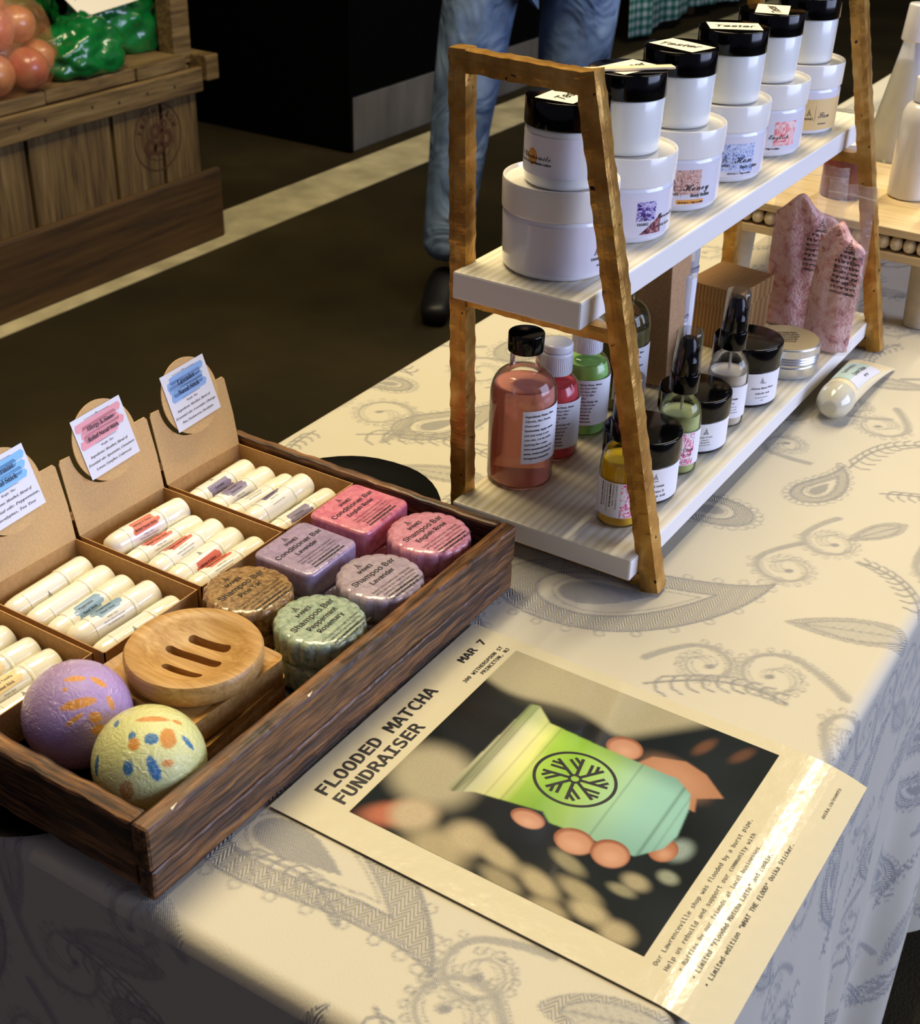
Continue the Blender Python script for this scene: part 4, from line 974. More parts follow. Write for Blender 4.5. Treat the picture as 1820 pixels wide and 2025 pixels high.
for ci, c in enumerate(CARTS):
    y0, y1 = c['y0'], c['y1']; ym = (y0 + y1) / 2; xf = XFS.get(c['name'], XF); hx = (xf - XBk) / 2; hy = (y1 - y0) / 2 - .0008
    t = thing('display_carton', CL[c['name']], 'carton', T((xf + XBk) / 2, ym, ZB + .0002), 0, 'kraft cartons of nasal sticks in the wooden tray')
    zr = ZR - ZB
    b = bx(-hx, hx, -hy, hy, 0, FLOORZ - ZB, 0)
    for a_ in ((-hx, -hx + TH, -hy, hy), (hx - TH, hx, -hy, hy), (-hx, hx, -hy, -hy + TH), (-hx, hx, hy - TH, hy)): box(b, a_[0], a_[1], a_[2], a_[3], 0, zr + (.0003 if a_[2] == -hy else 0))
    obj('carton_body', b, M['kraft_in'], t)
    # header flap, leaning back a little, with a half-punched round tab
    fh = .056; lean = -.012
    rt = .0285; zt = .0560; rn = rt + .0016
    # outline with a round notch where the tab was punched out
    an = math.asin(max(-1, min(1, (fh - .0002 - zt) / rn)))
    arc = [(c['dy'] + rn * math.cos(a), zt + rn * math.sin(a)) for a in np.linspace(an, -PI - an, 40)]
    prof = [(-hy, 0), (hy, 0), (hy + .0014, fh * .45), (hy + .0006, fh * .96), (hy - .0012, fh)] + arc + [(-hy + .002, fh), (-hy + .0004, fh * .95), (-hy, fh * .4)]
    fl = bmesh.new(); vv = [fl.verts.new((0, y, z)) for y, z in prof]; f = fl.faces.new(vv); ex = bmesh.ops.extrude_face_region(fl, geom=[f])
    bmesh.ops.translate(fl, vec=(-.0008, 0, 0), verts=[g for g in ex['geom'] if isinstance(g, bmesh.types.BMVert)]); bmesh.ops.triangulate(fl, faces=fl.faces); bmesh.ops.recalc_face_normals(fl, faces=fl.faces)
    flo = obj('header_flap', fl, M['kraft_card'], t, loc=(-hx + .0004, 0, zr), rot=(0, math.atan2(lean, fh), 0))
    # round tab: a disc folded forward out of the flap
    db = bmesh.new(); bmesh.ops.create_cone(db, cap_ends=True, segments=56, radius1=rt, radius2=rt, depth=.0008)
    bmesh.ops.transform(db, matrix=Matrix.Rotation(PI / 2, 4, 'Y'), verts=db.verts)
    dk = obj('round_tab', db, M['kraft_card'], flo, loc=(.0032, c['dy'], zt), rot=(0, math.radians(-5), 0))
    # paper card stuck on the tab
    w, h = .0235, .0218
    def tabmap(lift, rz_=math.radians(3)):
        def f(u, v):
            y, z = u * math.cos(rz_) - v * math.sin(rz_), u * math.sin(rz_) + v * math.cos(rz_)
            curl = 0
            return (.0006 + lift + curl * .5, y + .0005, z + .0015)
        return f
    n = 10; vs = [(-w + 2 * w * i / n, -h + 2 * h * j / n) for j in range(n + 1) for i in range(n + 1)]
    fs = [(j * (n + 1) + i, j * (n + 1) + i + 1, (j + 1) * (n + 1) + i + 1, (j + 1) * (n + 1) + i) for j in range(n) for i in range(n)]
    mp_ = tabmap(.0003); cdm = pydata([mp_(*p) for p in vs], fs)
    # the sheet, brush smear and lettering are one printed card
    card = obj('paper_card', cdm, M['paper'], flo, loc=(.0032, c['dy'], zt), rot=(0, math.radians(-5), 0))
    q = Print(); smear_poly(q, .000, .0085, .040, .0155, 0, ci)
    q.build('printed_smear', tabmap(.00045), M[c['sm']], dk)
    q = Print(); q.line((-.012, .0185), (.012, .0185), .0002); q.ring(0, .0185, .0006, .0009, 0, PI, 8); q.line((-.010, -.0002), (.010, -.0002), .0002)
    big = .0078 if ci in (0, 2) else .0066
    q.text(c['lines'][0], 0, .0102, big, 'serif', align='c', sx=.86); q.text(c['lines'][1], 0, .0030, big, 'serif', align='c', sx=.86)
    for k, s in enumerate(c['small']): q.text(s, 0, -.0036 - k * .0046, .0027 if k == 0 else .0035, 'italic', bold=.006, align='c', fit=(.012, .036, .044, .034)[k])
    q.build('printed_text', tabmap(.0006), M['ink'], dk)

def nasal_stick(lab, grp):
    t = thing('nasal_stick', lab, 'nasal stick', (0, 0, 0), 0, grp)
    # along +Y: rounded end at -Y, ribbed cap at +Y; centre on the axis
    body = [(0, -.0330), (.0040, -.0322), (.0068, -.0298), (.0080, -.0255), (.0086, -.0200), (.0087, .0120), (0, .0120)]
    bm = lathe(body, 36); bmesh.ops.transform(bm, matrix=Matrix.Rotation(-PI / 2, 4, 'X'), verts=bm.verts)
    cap = [(0, .0110), (.0088, .0110), (.0093, .0118), (.0093, .0130), (.0090, .0136), (.0092, .0142), (.0094, .0300), (.0088, .0322), (.0070, .0330), (0, .0331)]
    bc = lathe(cap, 40); bmesh.ops.transform(bc, matrix=Matrix.Rotation(-PI / 2, 4, 'X'), verts=bc.verts)
    obj('body', bm, M['stick_plastic'], t, smooth=True, angle=50); obj('cap', bc, M['stick_plastic'], t, smooth=True, angle=40)
    return t
def stick_at(x, y, z, az, lab, grp, roll=0, smear='slate_smear', words=('Peppermint', 'Nasal Stick'), tilt=0, flip=False):
    t = nasal_stick(lab, grp)
    t.rotation_mode = 'XYZ'; t.location = T(x, y, z); t.scale = (1.06, 1.09, 1.06)
    t.rotation_euler = (tilt, roll, math.radians(az - 90) + (PI if flip else 0))
    R = .00885
    def m_(u, v, l=0): a = PI / 2 - v / R; return ((R + l) * math.cos(a), u, (R + l) * math.sin(a))
    n = 18; vs, fs = [], []
    for i in range(n + 1):
        for y_ in (-.0185, .0102): vs.append(m_(y_, -.019 + .038 * i / n))
    for i in range(n): fs.append((2 * i, 2 * i + 1, 2 * i + 3, 2 * i + 2))
    lb = obj('label', pydata(vs, fs), M['stick_label'], t, smooth=True)
    q = Print(); smear_poly(q, -.003, .0, .021, .0085, 0, int(abs(x) * 9e4) % 97); q.build('printed_smear', lambda u, v: m_(u, -v, .00012), M[smear], lb)
    q = Print(); q.text(words[0], -.004, .0008, .0034, 'serif', align='c'); q.text(words[1], -.004, -.0030, .0034, 'serif', align='c')
    for k, s in enumerate(('Weight .18oz', 'Menthol, Blend of Essential', 'oils and natural scent')): q.text(s, -.004, -.0072 - k * .0022, .0018, align='c')
    q.lotus(-.004, .0085, .0030)
    q.build('printed_text', lambda u, v: m_(u, -v, .0002), M['ink'], lb); return t
Zs = FLOORZ + .0103
G = 'ivory nasal sticks lying in the kraft cartons'
W1, W2, W3, W4 = ('Lavender', 'Nasal Stick'), ('Allergy & Sinus', 'Relief Nasal Stick'), ('Peppermint', 'Nasal Stick'), ('French Vanilla', 'Nasal Stick')
ST = [ # x, y, z, azimuth, roll, smear, words, label
 (-.6180, .6555, Zs, 91, .9, 'plum_smear', W1, 'ivory nasal stick against the header card of the Lavender carton'),
 (-.5985, .6555, Zs, 91, .1, 'plum_smear', W1, 'nasal stick with dark smear, second from the card in the Lavender carton'),
 (-.5795, .6560, Zs, 88, -1.0, 'plum_smear', W1, 'ivory nasal stick in the middle of the Lavender carton, half hidden'),
 (-.5600, .6545, Zs + .0062, 92, -.55, 'plum_smear', W1, 'white topped nasal stick lying highest in the Lavender carton'),
 (-.5400, .6560, Zs, 89, .6, 'plum_smear', W1, 'ivory nasal stick at the front wall of the Lavender carton'),
 (-.6125, .5730, Zs + .0075, 86.5, .45, 'brick_smear', W2, 'ivory nasal stick lying highest against the card of the Allergy carton'),
 (-.6050 + .0105, .5700, Zs, 88, -.2, 'brick_smear', W2, 'yellowish nasal stick under the highest one in the Allergy carton'),
 (-.5775 + .002, .5720, Zs + .002, 93, -.35, 'brick_smear', W2, 'nasal stick with red smear in the middle of the Allergy carton'),
 (-.5590, .5730, Zs, 93, 1.2, 'brick_smear', W2, 'ivory nasal stick, second from the front wall in the Allergy carton'),
 (-.5395, .5725, Zs, 89, -.5, 'brick_smear', W2, 'nasal stick with red smear at the front wall of the Allergy carton'),
 (-.6190, .4855, Zs, 91, 2.2, 'slate_smear', W3, 'ivory nasal stick against the header card of the Peppermint carton'),
 (-.5985, .4860, Zs, 91.5, 2.6, 'slate_smear', W3, 'plain ivory nasal stick, second from the card in the Peppermint carton'),
 (-.5790, .4850, Zs, 92, .45, 'slate_smear', W3, 'nasal stick with torn wrap in the middle of the Peppermint carton'),
 (-.5590, .4865, Zs + .003, 88, -.1, 'slate_smear', W3, 'nasal stick with slate blue smear in the Peppermint carton'),
 (-.5372, .4850, Zs, 88, 1.6, 'slate_smear', W3, 'yellowish nasal stick at the front wall of the Peppermint carton'),
 (-.6190, .4010, Zs, 92, 1.4, 'tan_smear', W4, 'ivory nasal stick against the header card of the Vanilla carton'),
 (-.5993, .4005, Zs, 92, .6, 'tan_smear', W4, 'ivory nasal stick, second from the card in the Vanilla carton'),
 (-.5790, .4010, Zs, 87, .7, 'tan_smear', W4, 'nasal stick printed French Vanilla in the middle of the Vanilla carton'),
 (-.5595, .4000, Zs, 87, .3, 'tan_smear', W4, 'nasal stick beside the lilac bath bomb in the Vanilla carton'),
 (-.5390, .4000, Zs, 88, 1.1, 'tan_smear', W4, 'ivory nasal stick at the front wall of the Vanilla carton')]
for (x, y, z, az, ro, sm, wd, lab) in ST: stick_at(x, y, z, az, lab, G, ro, sm, wd)

# ------------------------------------------------------------------ wrapped soap bars
def soap_mat(name, c1, c2, scale=220):
    m, nt, b = new_mat(name); L = nt.links; tc = nd(nt, 'ShaderNodeTexCoord')
    n = nd(nt, 'ShaderNodeTexNoise', Scale=float(scale), Detail=5.0, Distortion=.5); L.new(tc.outputs['Object'], n.inputs['Vector'])
    r = ramp(nt, n.outputs[0], [(.35, c2), (.6, c1)]); L.new(r.outputs[0], b.inputs['Base Color'])
    n2 = nd(nt, 'ShaderNodeTexNoise', Scale=85.0, Detail=3.0, Distortion=1.5); L.new(tc.outputs['Object'], n2.inputs['Vector'])
    bp = nd(nt, 'ShaderNodeBump', Strength=.30, Distance=.002); L.new(n2.outputs[0], bp.inputs['Height']); L.new(bp.outputs[0], b.inputs['Coat Normal'])
    bp2 = nd(nt, 'ShaderNodeBump', Strength=.25, Distance=.002); L.new(n2.outputs[0], bp2.inputs['Height']); L.new(bp2.outputs[0], b.inputs['Normal'])
    b.inputs['Roughness'].default_value = .45; b.inputs['Coat Weight'].default_value = 1.0; b.inputs['Coat Roughness'].default_value = .12
    b.inputs['Subsurface Weight'].default_value = .1; b.inputs['Subsurface Scale'].default_value = .003; return m
SM = dict(rose=soap_mat('rose_soap', 'DA8494', 'C4647E'), roseb=soap_mat('rose_shampoo', 'DB98A8', 'C87C92'), lav=soap_mat('lavender_soap', 'A994AE', '94809E'), lav2=soap_mat('lavender_shampoo', 'B6A4AE', 'A08E9C'),
          pine=soap_mat('pine_tar_soap', 'A5824E', '6E4A22', 300), mint=soap_mat('peppermint_soap', 'AFBCA0', '7F947E', 260))
def soap_text(q, kind, words, r):
    q.lotus(-r * .02, r * .56, r * .16); q.text('MANEI', 0, r * .38, r * .20, bold=.01, align='c')
    q.text(kind, 0, r * .12, r * .30, bold=.005, align='c', fit=r * 1.42 if kind == 'Shampoo Bar' else r * 1.75)
    y = -r * .12
    for w in words: q.text(w, 0, y, r * .26, bold=.008, align='c'); y -= r * .22
    for k, s in enumerate(('Sodium Cocoyl Isethionate, Shea Butter,', 'BTMS, Cetyl Alcohol, Argan Oil, Rosemary', 'Panthenol, Fragrance and Mica', 'www.manebodysoaps.com', 'mane.bodysoap@gmail.com', 'Net Weight 3.0oz')):
        if len(words) > 1 and k == 0: continue
        q.text(s, 0, y, r * .115, bold=.035 if k in (3, 4) else 0, align='c', fit=r * (1.35, 1.3, 1.1, 1.1, 1.2, .45)[k]); y -= r * .115
def soap_round(x, y, m_, kind, words, lab, rz=0.0, h=.0195, top=.0525):
    """scalloped round bar; rests on an identical plain bar so that the pile stands on the tray"""
    t = thing('soap_bar', lab, 'soap', T(x, y, top - h), math.radians(90) + rz, 'plastic wrapped soap bars in the wooden tray')
    r = .0297
    prof = [(0, 0), (r * .90, 0), (r * .97, .0015), (r, .005), (r, h - .005), (r * .975, h - .002), (r * .92, h - .0004), (r * .82, h), (0, h)]
    n = 144; vs, fs = [], []; k = len(prof)
    for i in range(n):
        a = 2 * PI * i / n; sc = .955 + .045 * abs(math.cos(18 * a / 2)) ** .7
        for (rr_, z) in prof: vs.append((rr_ * (sc if rr_ > r * .5 else 1) * math.cos(a), rr_ * (sc if rr_ > r * .5 else 1) * math.sin(a), z))
    for i in range(n):
        j = (i + 1) % n
        for q_ in range(k - 1): fs.append((i * k + q_, j * k + q_, j * k + q_ + 1, i * k + q_ + 1))
    bm = bmesh.new(); me = pydata(vs, fs); bm.from_mesh(me); bmesh.ops.remove_doubles(bm, verts=bm.verts, dist=1e-6); bmesh.ops.recalc_face_normals(bm, faces=bm.faces)
    bar = obj('bar', bm, SM[m_], t, smooth=True, angle=50)
    if kind:
        q = Print(); soap_text(q, kind, words, r); q.build('printed_text', lambda u, v: (u, v, h + .00025), M['ink'], bar)
    return t
def soap_square(x, y, m_, kind, words, lab, rz=0.0, h=.0200, top=.0525, sx_=.0255, sy_=.0285):
    t = thing('soap_bar', lab, 'soap', T(x, y, top - h), math.radians(90) + rz, 'plastic wrapped soap bars in the wooden tray')
    bm = bmesh.new(); box(bm, -sy_, sy_, -sx_, sx_, 0, h)
    ve = [e for e in bm.edges if abs(e.verts[0].co.z - e.verts[1].co.z) > .01]; bmesh.ops.bevel(bm, geom=ve, offset=.007, segments=6, affect='EDGES', profile=.5)
    he = [e for e in bm.edges if e.verts[0].co.z > h - 1e-5 and e.verts[1].co.z > h - 1e-5 or (e.verts[0].co.z < 1e-5 and e.verts[1].co.z < 1e-5)]
    bmesh.ops.bevel(bm, geom=he, offset=.0028, segments=4, affect='EDGES', profile=.5)
    bar = obj('bar', bm, SM[m_], t, smooth=True, angle=60)
    q = Print(); soap_text(q, kind, words, .0272); q.build('printed_text', lambda u, v: (u, v + .001, h + .0003), M['ink'], bar)
    return t
soap_square(-.4915, .6645, 'rose', 'Conditioner Bar', ['English Rose'], 'square deep pink English Rose conditioner bar in clear wrap', .02)
soap_square(-.4900, .6008, 'lav', 'Conditioner Bar', ['Lavender'], 'square mauve Lavender conditioner bar in clear wrap', .0, sx_=.0252, sy_=.0275)
soap_round(-.4325, .6655, 'roseb', 'Shampoo Bar', ['English Rose'], 'round scalloped pink English Rose shampoo bar in the tray corner', -.05)
soap_round(-.4285, .6010, 'lav2', 'Shampoo Bar', ['Lavender'], 'round scalloped greyish lilac Lavender shampoo bar', -.05)
soap_round(-.4905, .5410, 'pine', 'Shampoo Bar', ['Pine Tar'], 'round scalloped brown Pine Tar shampoo bar touching the round dish', .0, top=.0520)
soap_round(-.4315, .5400, 'mint', 'Shampoo Bar', ['Peppermint', 'Rosemary'], 'round scalloped pale green Peppermint Rosemary shampoo bar, upper of two', .03)
for (x, y, m_, w) in ((-.4315, .5400, 'mint', 'dark green wrapped bar lying under the Peppermint Rosemary bar'), (-.4905, .5410, 'pine', 'wrapped bar hidden below the Pine Tar bar'), (-.4285, .6010, 'lav2', 'wrapped bar hidden below the round Lavender bar'),
                      (-.4325, .6655, 'roseb', 'wrapped bar hidden below the round English Rose bar'), (-.4915, .6645, 'rose', 'wrapped bar hidden below the square English Rose bar'), (-.4900, .6008, 'lav', 'wrapped bar hidden below the square Lavender bar')):
    tp = .0320 if m_ != 'pine' else .0320
    soap_round(x, y, m_, None, [], w, .08, h=tp - ZB - .0004, top=tp)

# ------------------------------------------------------------------ bamboo soap dishes
M['bamboo'] = wood('bamboo', [(.28, '9A6E32'), (.45, 'B08446'), (.6, 'C09658'), (.8, 'D0AA70')], 'x', 130, .45, .15)
def slab_hole(lab, loc, rz, grp):
    t = thing('soap_dish', lab, 'soap dish', loc, rz, grp)
    return t
def square_dish(x, y, z, rz, lab):
    t = slab_hole(lab, T(x, y, z), rz, 'bamboo soap dishes in the wooden tray'); s = .0415; h = .0165
    bm = bmesh.new(); box(bm, -s, s, -s, s, 0, h)
    ve = [e for e in bm.edges if abs(e.verts[0].co.z - e.verts[1].co.z) > .005]; bmesh.ops.bevel(bm, geom=ve, offset=.006, segments=5, affect='EDGES', profile=.5)
    tp = [f for f in bm.faces if f.normal.z > .9][0]
    bmesh.ops.inset_region(bm, faces=[tp], thickness=.006); bmesh.ops.translate(bm, vec=(0, 0, -.0022), verts=tp.verts)
    obj('dish', bm, M['bamboo'], t); return t
square_dish(-.4735, .4650, .0286, math.radians(-2), 'square bamboo soap dish directly under the round bamboo dish')
square_dish(-.4710, .4640, ZB + .0002, math.radians(3), 'lower square bamboo soap dish at the bottom of the dish stack')
def round_dish():
    t = thing('soap_dish', 'round bamboo soap dish with three drain slots on top of the stack', 'soap dish', T(-.4690, .4665, .0452), 0, 'bamboo soap dishes in the wooden tray')
    r = .0415; h = .0150
    prof = [(0, .0), (r * .93, 0), (r * .97, .002), (r, .008), (r, h - .002), (r - .0012, h - .0002), (r - .0035, h), (r * .80, h - .0004)]
    for i in range(1, 13): a = i / 12; prof.append((r * .80 * (1 - a), h - .0004 - .0084 * math.sin(min(1, a * 1.5) * PI / 2) ** 1.0))
    body = obj('tmp', lathe(prof, 96), None); cut = bmesh.new()
    for (cx_, cy_, L_) in ((.0035, -.0150, .0275), (-.0010, .0000, .0385), (-.0010, .0145, .0295)):
        m2 = Matrix.Translation((cx_, cy_, 0)) @ Matrix.Rotation(math.radians(8), 4, 'Z')
        n = 10; pts = []
        for sgn in (1, -1):
            for i in range(n + 1):
                a = -PI / 2 + PI * i / n; pts.append(Vector((sgn * (L_ / 2 - .0031 + .0031 * math.cos(a)), sgn * .0031 * math.sin(a), 0)))
        lo = [cut.verts.new(m2 @ (p + Vector((0, 0, -.01)))) for p in pts]; hi = [cut.verts.new(m2 @ (p + Vector((0, 0, .04)))) for p in pts]
        k = len(pts); cut.faces.new(lo[::-1]); cut.faces.new(hi)
        for i in range(k): cut.faces.new((lo[i], lo[(i + 1) % k], hi[(i + 1) % k], hi[i]))
    co = obj('tmpc', cut, None); md = body.modifiers.new('b', 'BOOLEAN'); md.operation = 'DIFFERENCE'; md.object = co; md.solver = 'EXACT'
    dg = bpy.context.evaluated_depsgraph_get(); dg.update(); me = bpy.data.meshes.new_from_object(body.evaluated_get(dg))
    bpy.data.objects.remove(body); bpy.data.objects.remove(co); me.materials.clear(); me.materials.append(M['bamboo'])
    obj('dish', me, M['bamboo'], t, smooth=True, angle=35)
round_dish()

# ------------------------------------------------------------------ bath bombs
def bomb(x, y, z, r, base, spots, lab, dome=False, tilt=(0, 0)):
    t = thing('bath_bomb', lab, 'bath bomb', T(x, y, z), 0, 'shrink wrapped bath bombs in the near corner of the tray')
    bm = bmesh.new(); bmesh.ops.create_uvsphere(bm, u_segments=220, v_segments=140, radius=r)
    view = Vector((-x, -y, .54 - z)).normalized(); rt_ = Vector((.853, .522, 0)); rt_ = (rt_ - view * rt_.dot(view)).normalized(); up = view.cross(rt_)
    dirs = []
    for (dx, dy, a, b_, ang, col) in spots:
        d = view * math.sqrt(max(0, 1 - dx * dx - dy * dy)) + rt_ * dx + up * dy
        e1 = (rt_ * math.cos(ang) + up * math.sin(ang)); e1 = (e1 - d * e1.dot(d)).normalized(); dirs.append((d, e1, d.cross(e1), a, b_, col))
    if dome:
        n_ = (rt_ * .62 - up * .74 - view * .25).normalized()      # flattened moulding face
        for v in bm.verts:
            k = v.co.dot(n_) - r * .66
            if k > 0: v.co -= n_ * k
    me = bpy.data.meshes.new('bomb'); bm.to_mesh(me); bm.free()
    ca = me.color_attributes.new('Col', 'FLOAT_COLOR', 'POINT'); rr = random.Random(5); c = []
    B = Vector(lin(base)[:3])
    for v in me.vertices:
        d = v.co.normalized(); col = B * rr.uniform(.93, 1.05)
        for (d0, e1, e2, a, b_, sc) in dirs:
            if d.dot(d0) < .2: continue
            u, w = d.dot(e1) / a, d.dot(e2) / b_; q_ = u * u + w * w + rr.uniform(-.18, .18)
            if q_ < 1: col = col.lerp(Vector(lin(sc)[:3]) * rr.uniform(.85, 1.1), min(1, (1 - q_) * 4))
        c += [col.x, col.y, col.z, 1]
    ca.data.foreach_set('color', c)
    obj('bomb', me, M['bombmat'], t, smooth=True)
M['bombmat'] = attr_mat('shrink_wrapped_bath_bomb', .55, 1.0, .8, 130)
OR, BL = 'D08A30', '2F6E98'
bomb(-.4955, .3968, .0314 + ZB, .0312, 'A78BBE', [(-.10, .62, .20, .07, .1, OR), (.32, .58, .18, .07, -.5, OR), (.0, .18, .34, .10, .3, OR), (.55, .22, .15, .07, -1.1, OR), (-.05, -.10, .20, .05, .7, OR), (.30, -.05, .13, .11, 0, OR), (.36, -.26, .13, .10, .2, OR), (-.25, .42, .05, .04, 0, OR)],
     'lilac bath bomb with orange splotches, shrink wrapped')
bomb(-.4334, .3898, .0314 + ZB, .0312, 'D6D68E', [(-.32, .42, .07, .09, 0, BL), (.0, .38, .13, .11, 0, BL), (-.28, .28, .11, .12, 0, OR), (-.35, -.12, .10, .14, 0, BL), (.08, -.12, .10, .25, .5, BL), (.62, .34, .17, .06, -.6, BL), (.28, .40, .16, .20, 0, OR), (-.35, -.50, .14, .20, 0, 'B98A45'),
     (.0, .72, .30, .07, .1, OR), (-.88, -.10, .07, .20, 0, BL), (.30, -.02, .12, .07, 0, OR), (-.60, .62, .06, .10, 0, BL), (.42, .68, .10, .05, 0, OR)], 'pale yellow bath bomb with blue and orange dots in the tray corner', dome=True)
# ------------------------------------------------------------------ printed flyer
FX, FY = -.3865, .4330; FW, FL_ = .2185, .2790            # corner under the tray, width along y, length along x
FR = math.radians(-.5)
def fly(u, v, l=0.0):
    """u along the text (+y), v down the page (+x); the last part droops over the table edge"""
    x = v; z = .0017 + l
    d = x - .2395
    if d > 0: z -= 4.5 * d * d
    z += .0008 * math.sin(u * 30) * math.exp(-((x - .22) / .05) ** 2)
    # the sheet is held up by the cloth's roll-over, tiny waves near its free end
    return (x * math.cos(FR) - (u - FW / 2) * math.sin(FR), x * math.sin(FR) + (u - FW / 2) * math.cos(FR), z)
M['flyer_paper'] = mat('glossy_flyer_paper', 'D0C7A8', .20, coat=.5, bump=.22, bscale=85)
M['flyer_ink'] = mat('flyer_black_ink', '1B1C22', .30)
M['photo_print'] = attr_mat('photo_print', .16, .4)
fo = thing('printed_flyer', 'cream printed fundraiser flyer with matcha cup photograph lying at the table corner', 'flyer', T(FX, FY + FW / 2, .0))
def grid_sheet(u0, u1, v0, v1, nu, nv, lift, thick=0):
    vs = [fly(u0 + (u1 - u0) * i / nu, v0 + (v1 - v0) * j / nv, lift) for j in range(nv + 1) for i in range(nu + 1)]
    fs = [(j * (nu + 1) + i, (j + 1) * (nu + 1) + i, (j + 1) * (nu + 1) + i + 1, j * (nu + 1) + i + 1) for j in range(nv) for i in range(nu)]
    return vs, fs
vs, fs = grid_sheet(0, FW, 0, FL_, 30, 60, 0)
sheet_o = obj('sheet', pydata(vs, fs), M['flyer_paper'], fo)
so = sheet_o.modifiers.new('s', 'SOLIDIFY'); so.thickness = .0003; so.offset = -1
# the photograph printed on it, painted into a colour attribute
PU, PVv, PS = .0220, .0405, .1860                          # position and size of the square picture
def sm(a, b_, x): q = np.clip((x - a) / (b_ - a + 1e-9), 0, 1); return q * q * (3 - 2 * q)
N = 420
gu, gv = np.meshgrid(np.linspace(0, 1, N), np.linspace(0, 1, N))            # u right, v down
def L3(h): return np.array(lin(h)[:3])
img = np.zeros((N, N, 3)) + L3('1B2023')
nzr = np.random.RandomState(3)
def softnoise(s, seed):
    r = np.random.RandomState(seed).rand(s, s); x = np.linspace(0, s - 1.001, N); i = x.astype(int); f = x - i; f = f * f * (3 - 2 * f)
    a = r[np.ix_(i, i)] * (1 - f)[None] + r[np.ix_(i, i + 1)] * f[None]; b_ = r[np.ix_(i + 1, i)] * (1 - f)[None] + r[np.ix_(i + 1, i + 1)] * f[None]
    return a * (1 - f)[:, None] + b_ * f[:, None]
img *= (.55 + .8 * softnoise(7, 1))[..., None]
def blend(mask, col): 
    global img
    img = img * (1 - mask[..., None]) + L3(col) * mask[..., None]
def ell(cu, cv, a, b_, rot=0, soft=.35):
    x = (gu - cu) * math.cos(rot) + (gv - cv) * math.sin(rot); y = -(gu - cu) * math.sin(rot) + (gv - cv) * math.cos(rot)
    return 1 - sm(1 - soft, 1 + soft, np.sqrt((x / a) ** 2 + (y / b_) ** 2))
# blurred pale wall, upper right corner and its wavy edge
edge = .34 + .30 * sm(.75, 1.0, gv) * 0 + .0
wall_ = sm(-.025, .025, (gu - (.80 - .02 * np.sin(gv * 14))) ) * (1 - sm(.50, .60, gv - (gu - .8) * .9)); blend(wall_ * .95, 'A8A184'); blend(ell(.97, .22, .16, .22, 0, .6) * .5, 'B8AD8C')
blend(ell(.66, .03, .08, .05, 0, .6) * .0, '89896F')
blend(ell(.28, .12, .13, .15, .4, .4), 'A9A084'); blend(ell(.07, .12, .10, .05, .9, .5), 'B06A50'); blend(ell(.10, .17, .07, .07, 0, .5), 'B9A98A')
for (a, b_, c, d, r_, h) in ((.02, .31, .07, .10, .2, 'A79A78'), (.11, .36, .06, .07, .3, 'B5A684'), (.10, .47, .035, .085, .3, 'AC9E7C'), (.02, .53, .03, .07, .2, '968B6C'), (.07, .63, .035, .075, .35, 'AD9F7C'), (.11, .74, .03, .07, .2, '9F9372'),
                          (.055, .80, .035, .06, .1, 'B3A582'), (.19, .66, .025, .06, .3, '8C8568'), (.23, .86, .03, .04, .1, 'A09678'), (.30, .93, .025, .03, .1, '8E937F'), (.42, .91, .05, .035, .2, '8B9A92'), (.0, .70, .03, .06, .1, 'A29473'), (.03, .90, .04, .05, 0, 'AEA07E'), (.18, .84, .02, .04, 0, '8B866B')):
    blend(ell(a, b_, c, d, r_, .55), h)
blend(ell(.90, .78, .05, .02, .3, .6) * .5, '8A5C40'); blend(ell(.93, .90, .05, .02, .4, .6) * .4, '8A5C40')
img *= (.92 + .16 * nzr.rand(N, N))[..., None]
# hand behind the cup
skin, skd = 'BC8A6E', '8E5A42'
def finger(cu, cv, a, b_, rot=0, c=skin):
    blend(ell(cu, cv, a * 1.04, b_ * 1.04, rot, .05), skd); blend(ell(cu - .006, cv + .004, a * .92, b_ * .9, rot, .18), c); blend(ell(cu - .015, cv + .01, a * .45, b_ * .45, rot, .9) * .6, 'D2A68A')
palm = np.zeros((N, N))
def polymask(pts):
    m_ = np.zeros((N, N), bool)
    for i in range(len(pts)):
        x1, y1 = pts[i]; x2, y2 = pts[(i + 1) % len(pts)]
        if y1 == y2: continue
        m_ ^= ((gv < y1) != (gv < y2)) & (gu < (x2 - x1) * (gv - y1) / (y2 - y1) + x1)
    m_ = m_.astype(float)
    for _ in range(3): m_[1:-1, 1:-1] = (m_[1:-1, 1:-1] + m_[:-2, 1:-1] + m_[2:, 1:-1] + m_[1:-1, :-2] + m_[1:-1, 2:]) / 5
    return m_
blend(polymask([(.68, .62), (.76, .66), (.80, .76), (.78, .84), (.71, .93), (.66, .86), (.60, .88), (.62, .70)]), 'A8785A'); blend(ell(.71, .76, .06, .10, .3, .7) * .7, 'BC8E70')
finger(.745, .565, .052, .060); finger(.395, .870, .050, .040, .2, 'A87052')
# the cup, painted across its own length (v) from the lid to the base
cupm = polymask([(.767, .198), (.259, .186), (.253, .209), (.290, .270), (.335, .491), (.304, .53), (.322, .811), (.40, .868), (.472, .880), (.60, .860), (.667, .837), (.709, .774), (.707, .50), (.716, .301), (.775, .227)])
t = gv + (gu - .5) * .02
cc = np.zeros((N, N, 3)); stops = [(.18, 'B9B894'), (.215, '8E9272'), (.24, 'C9C9A4'), (.285, 'D8D79C'), (.33, 'D5DA86'), (.37, '9CBF4C'), (.46, '86B23E'), (.56, '9CC06A'), (.66, '9CC3A2'), (.75, '8FBDAE'), (.88, '88B6AC')]
for k in range(3): cc[..., k] = np.interp(t + .03 * (softnoise(9, 5) - .5), [s_[0] for s_ in stops], [L3(s_[1])[k] for s_ in stops])
left = sm(.30, .52, gu); cc = cc * (.82 + .25 * left)[..., None]
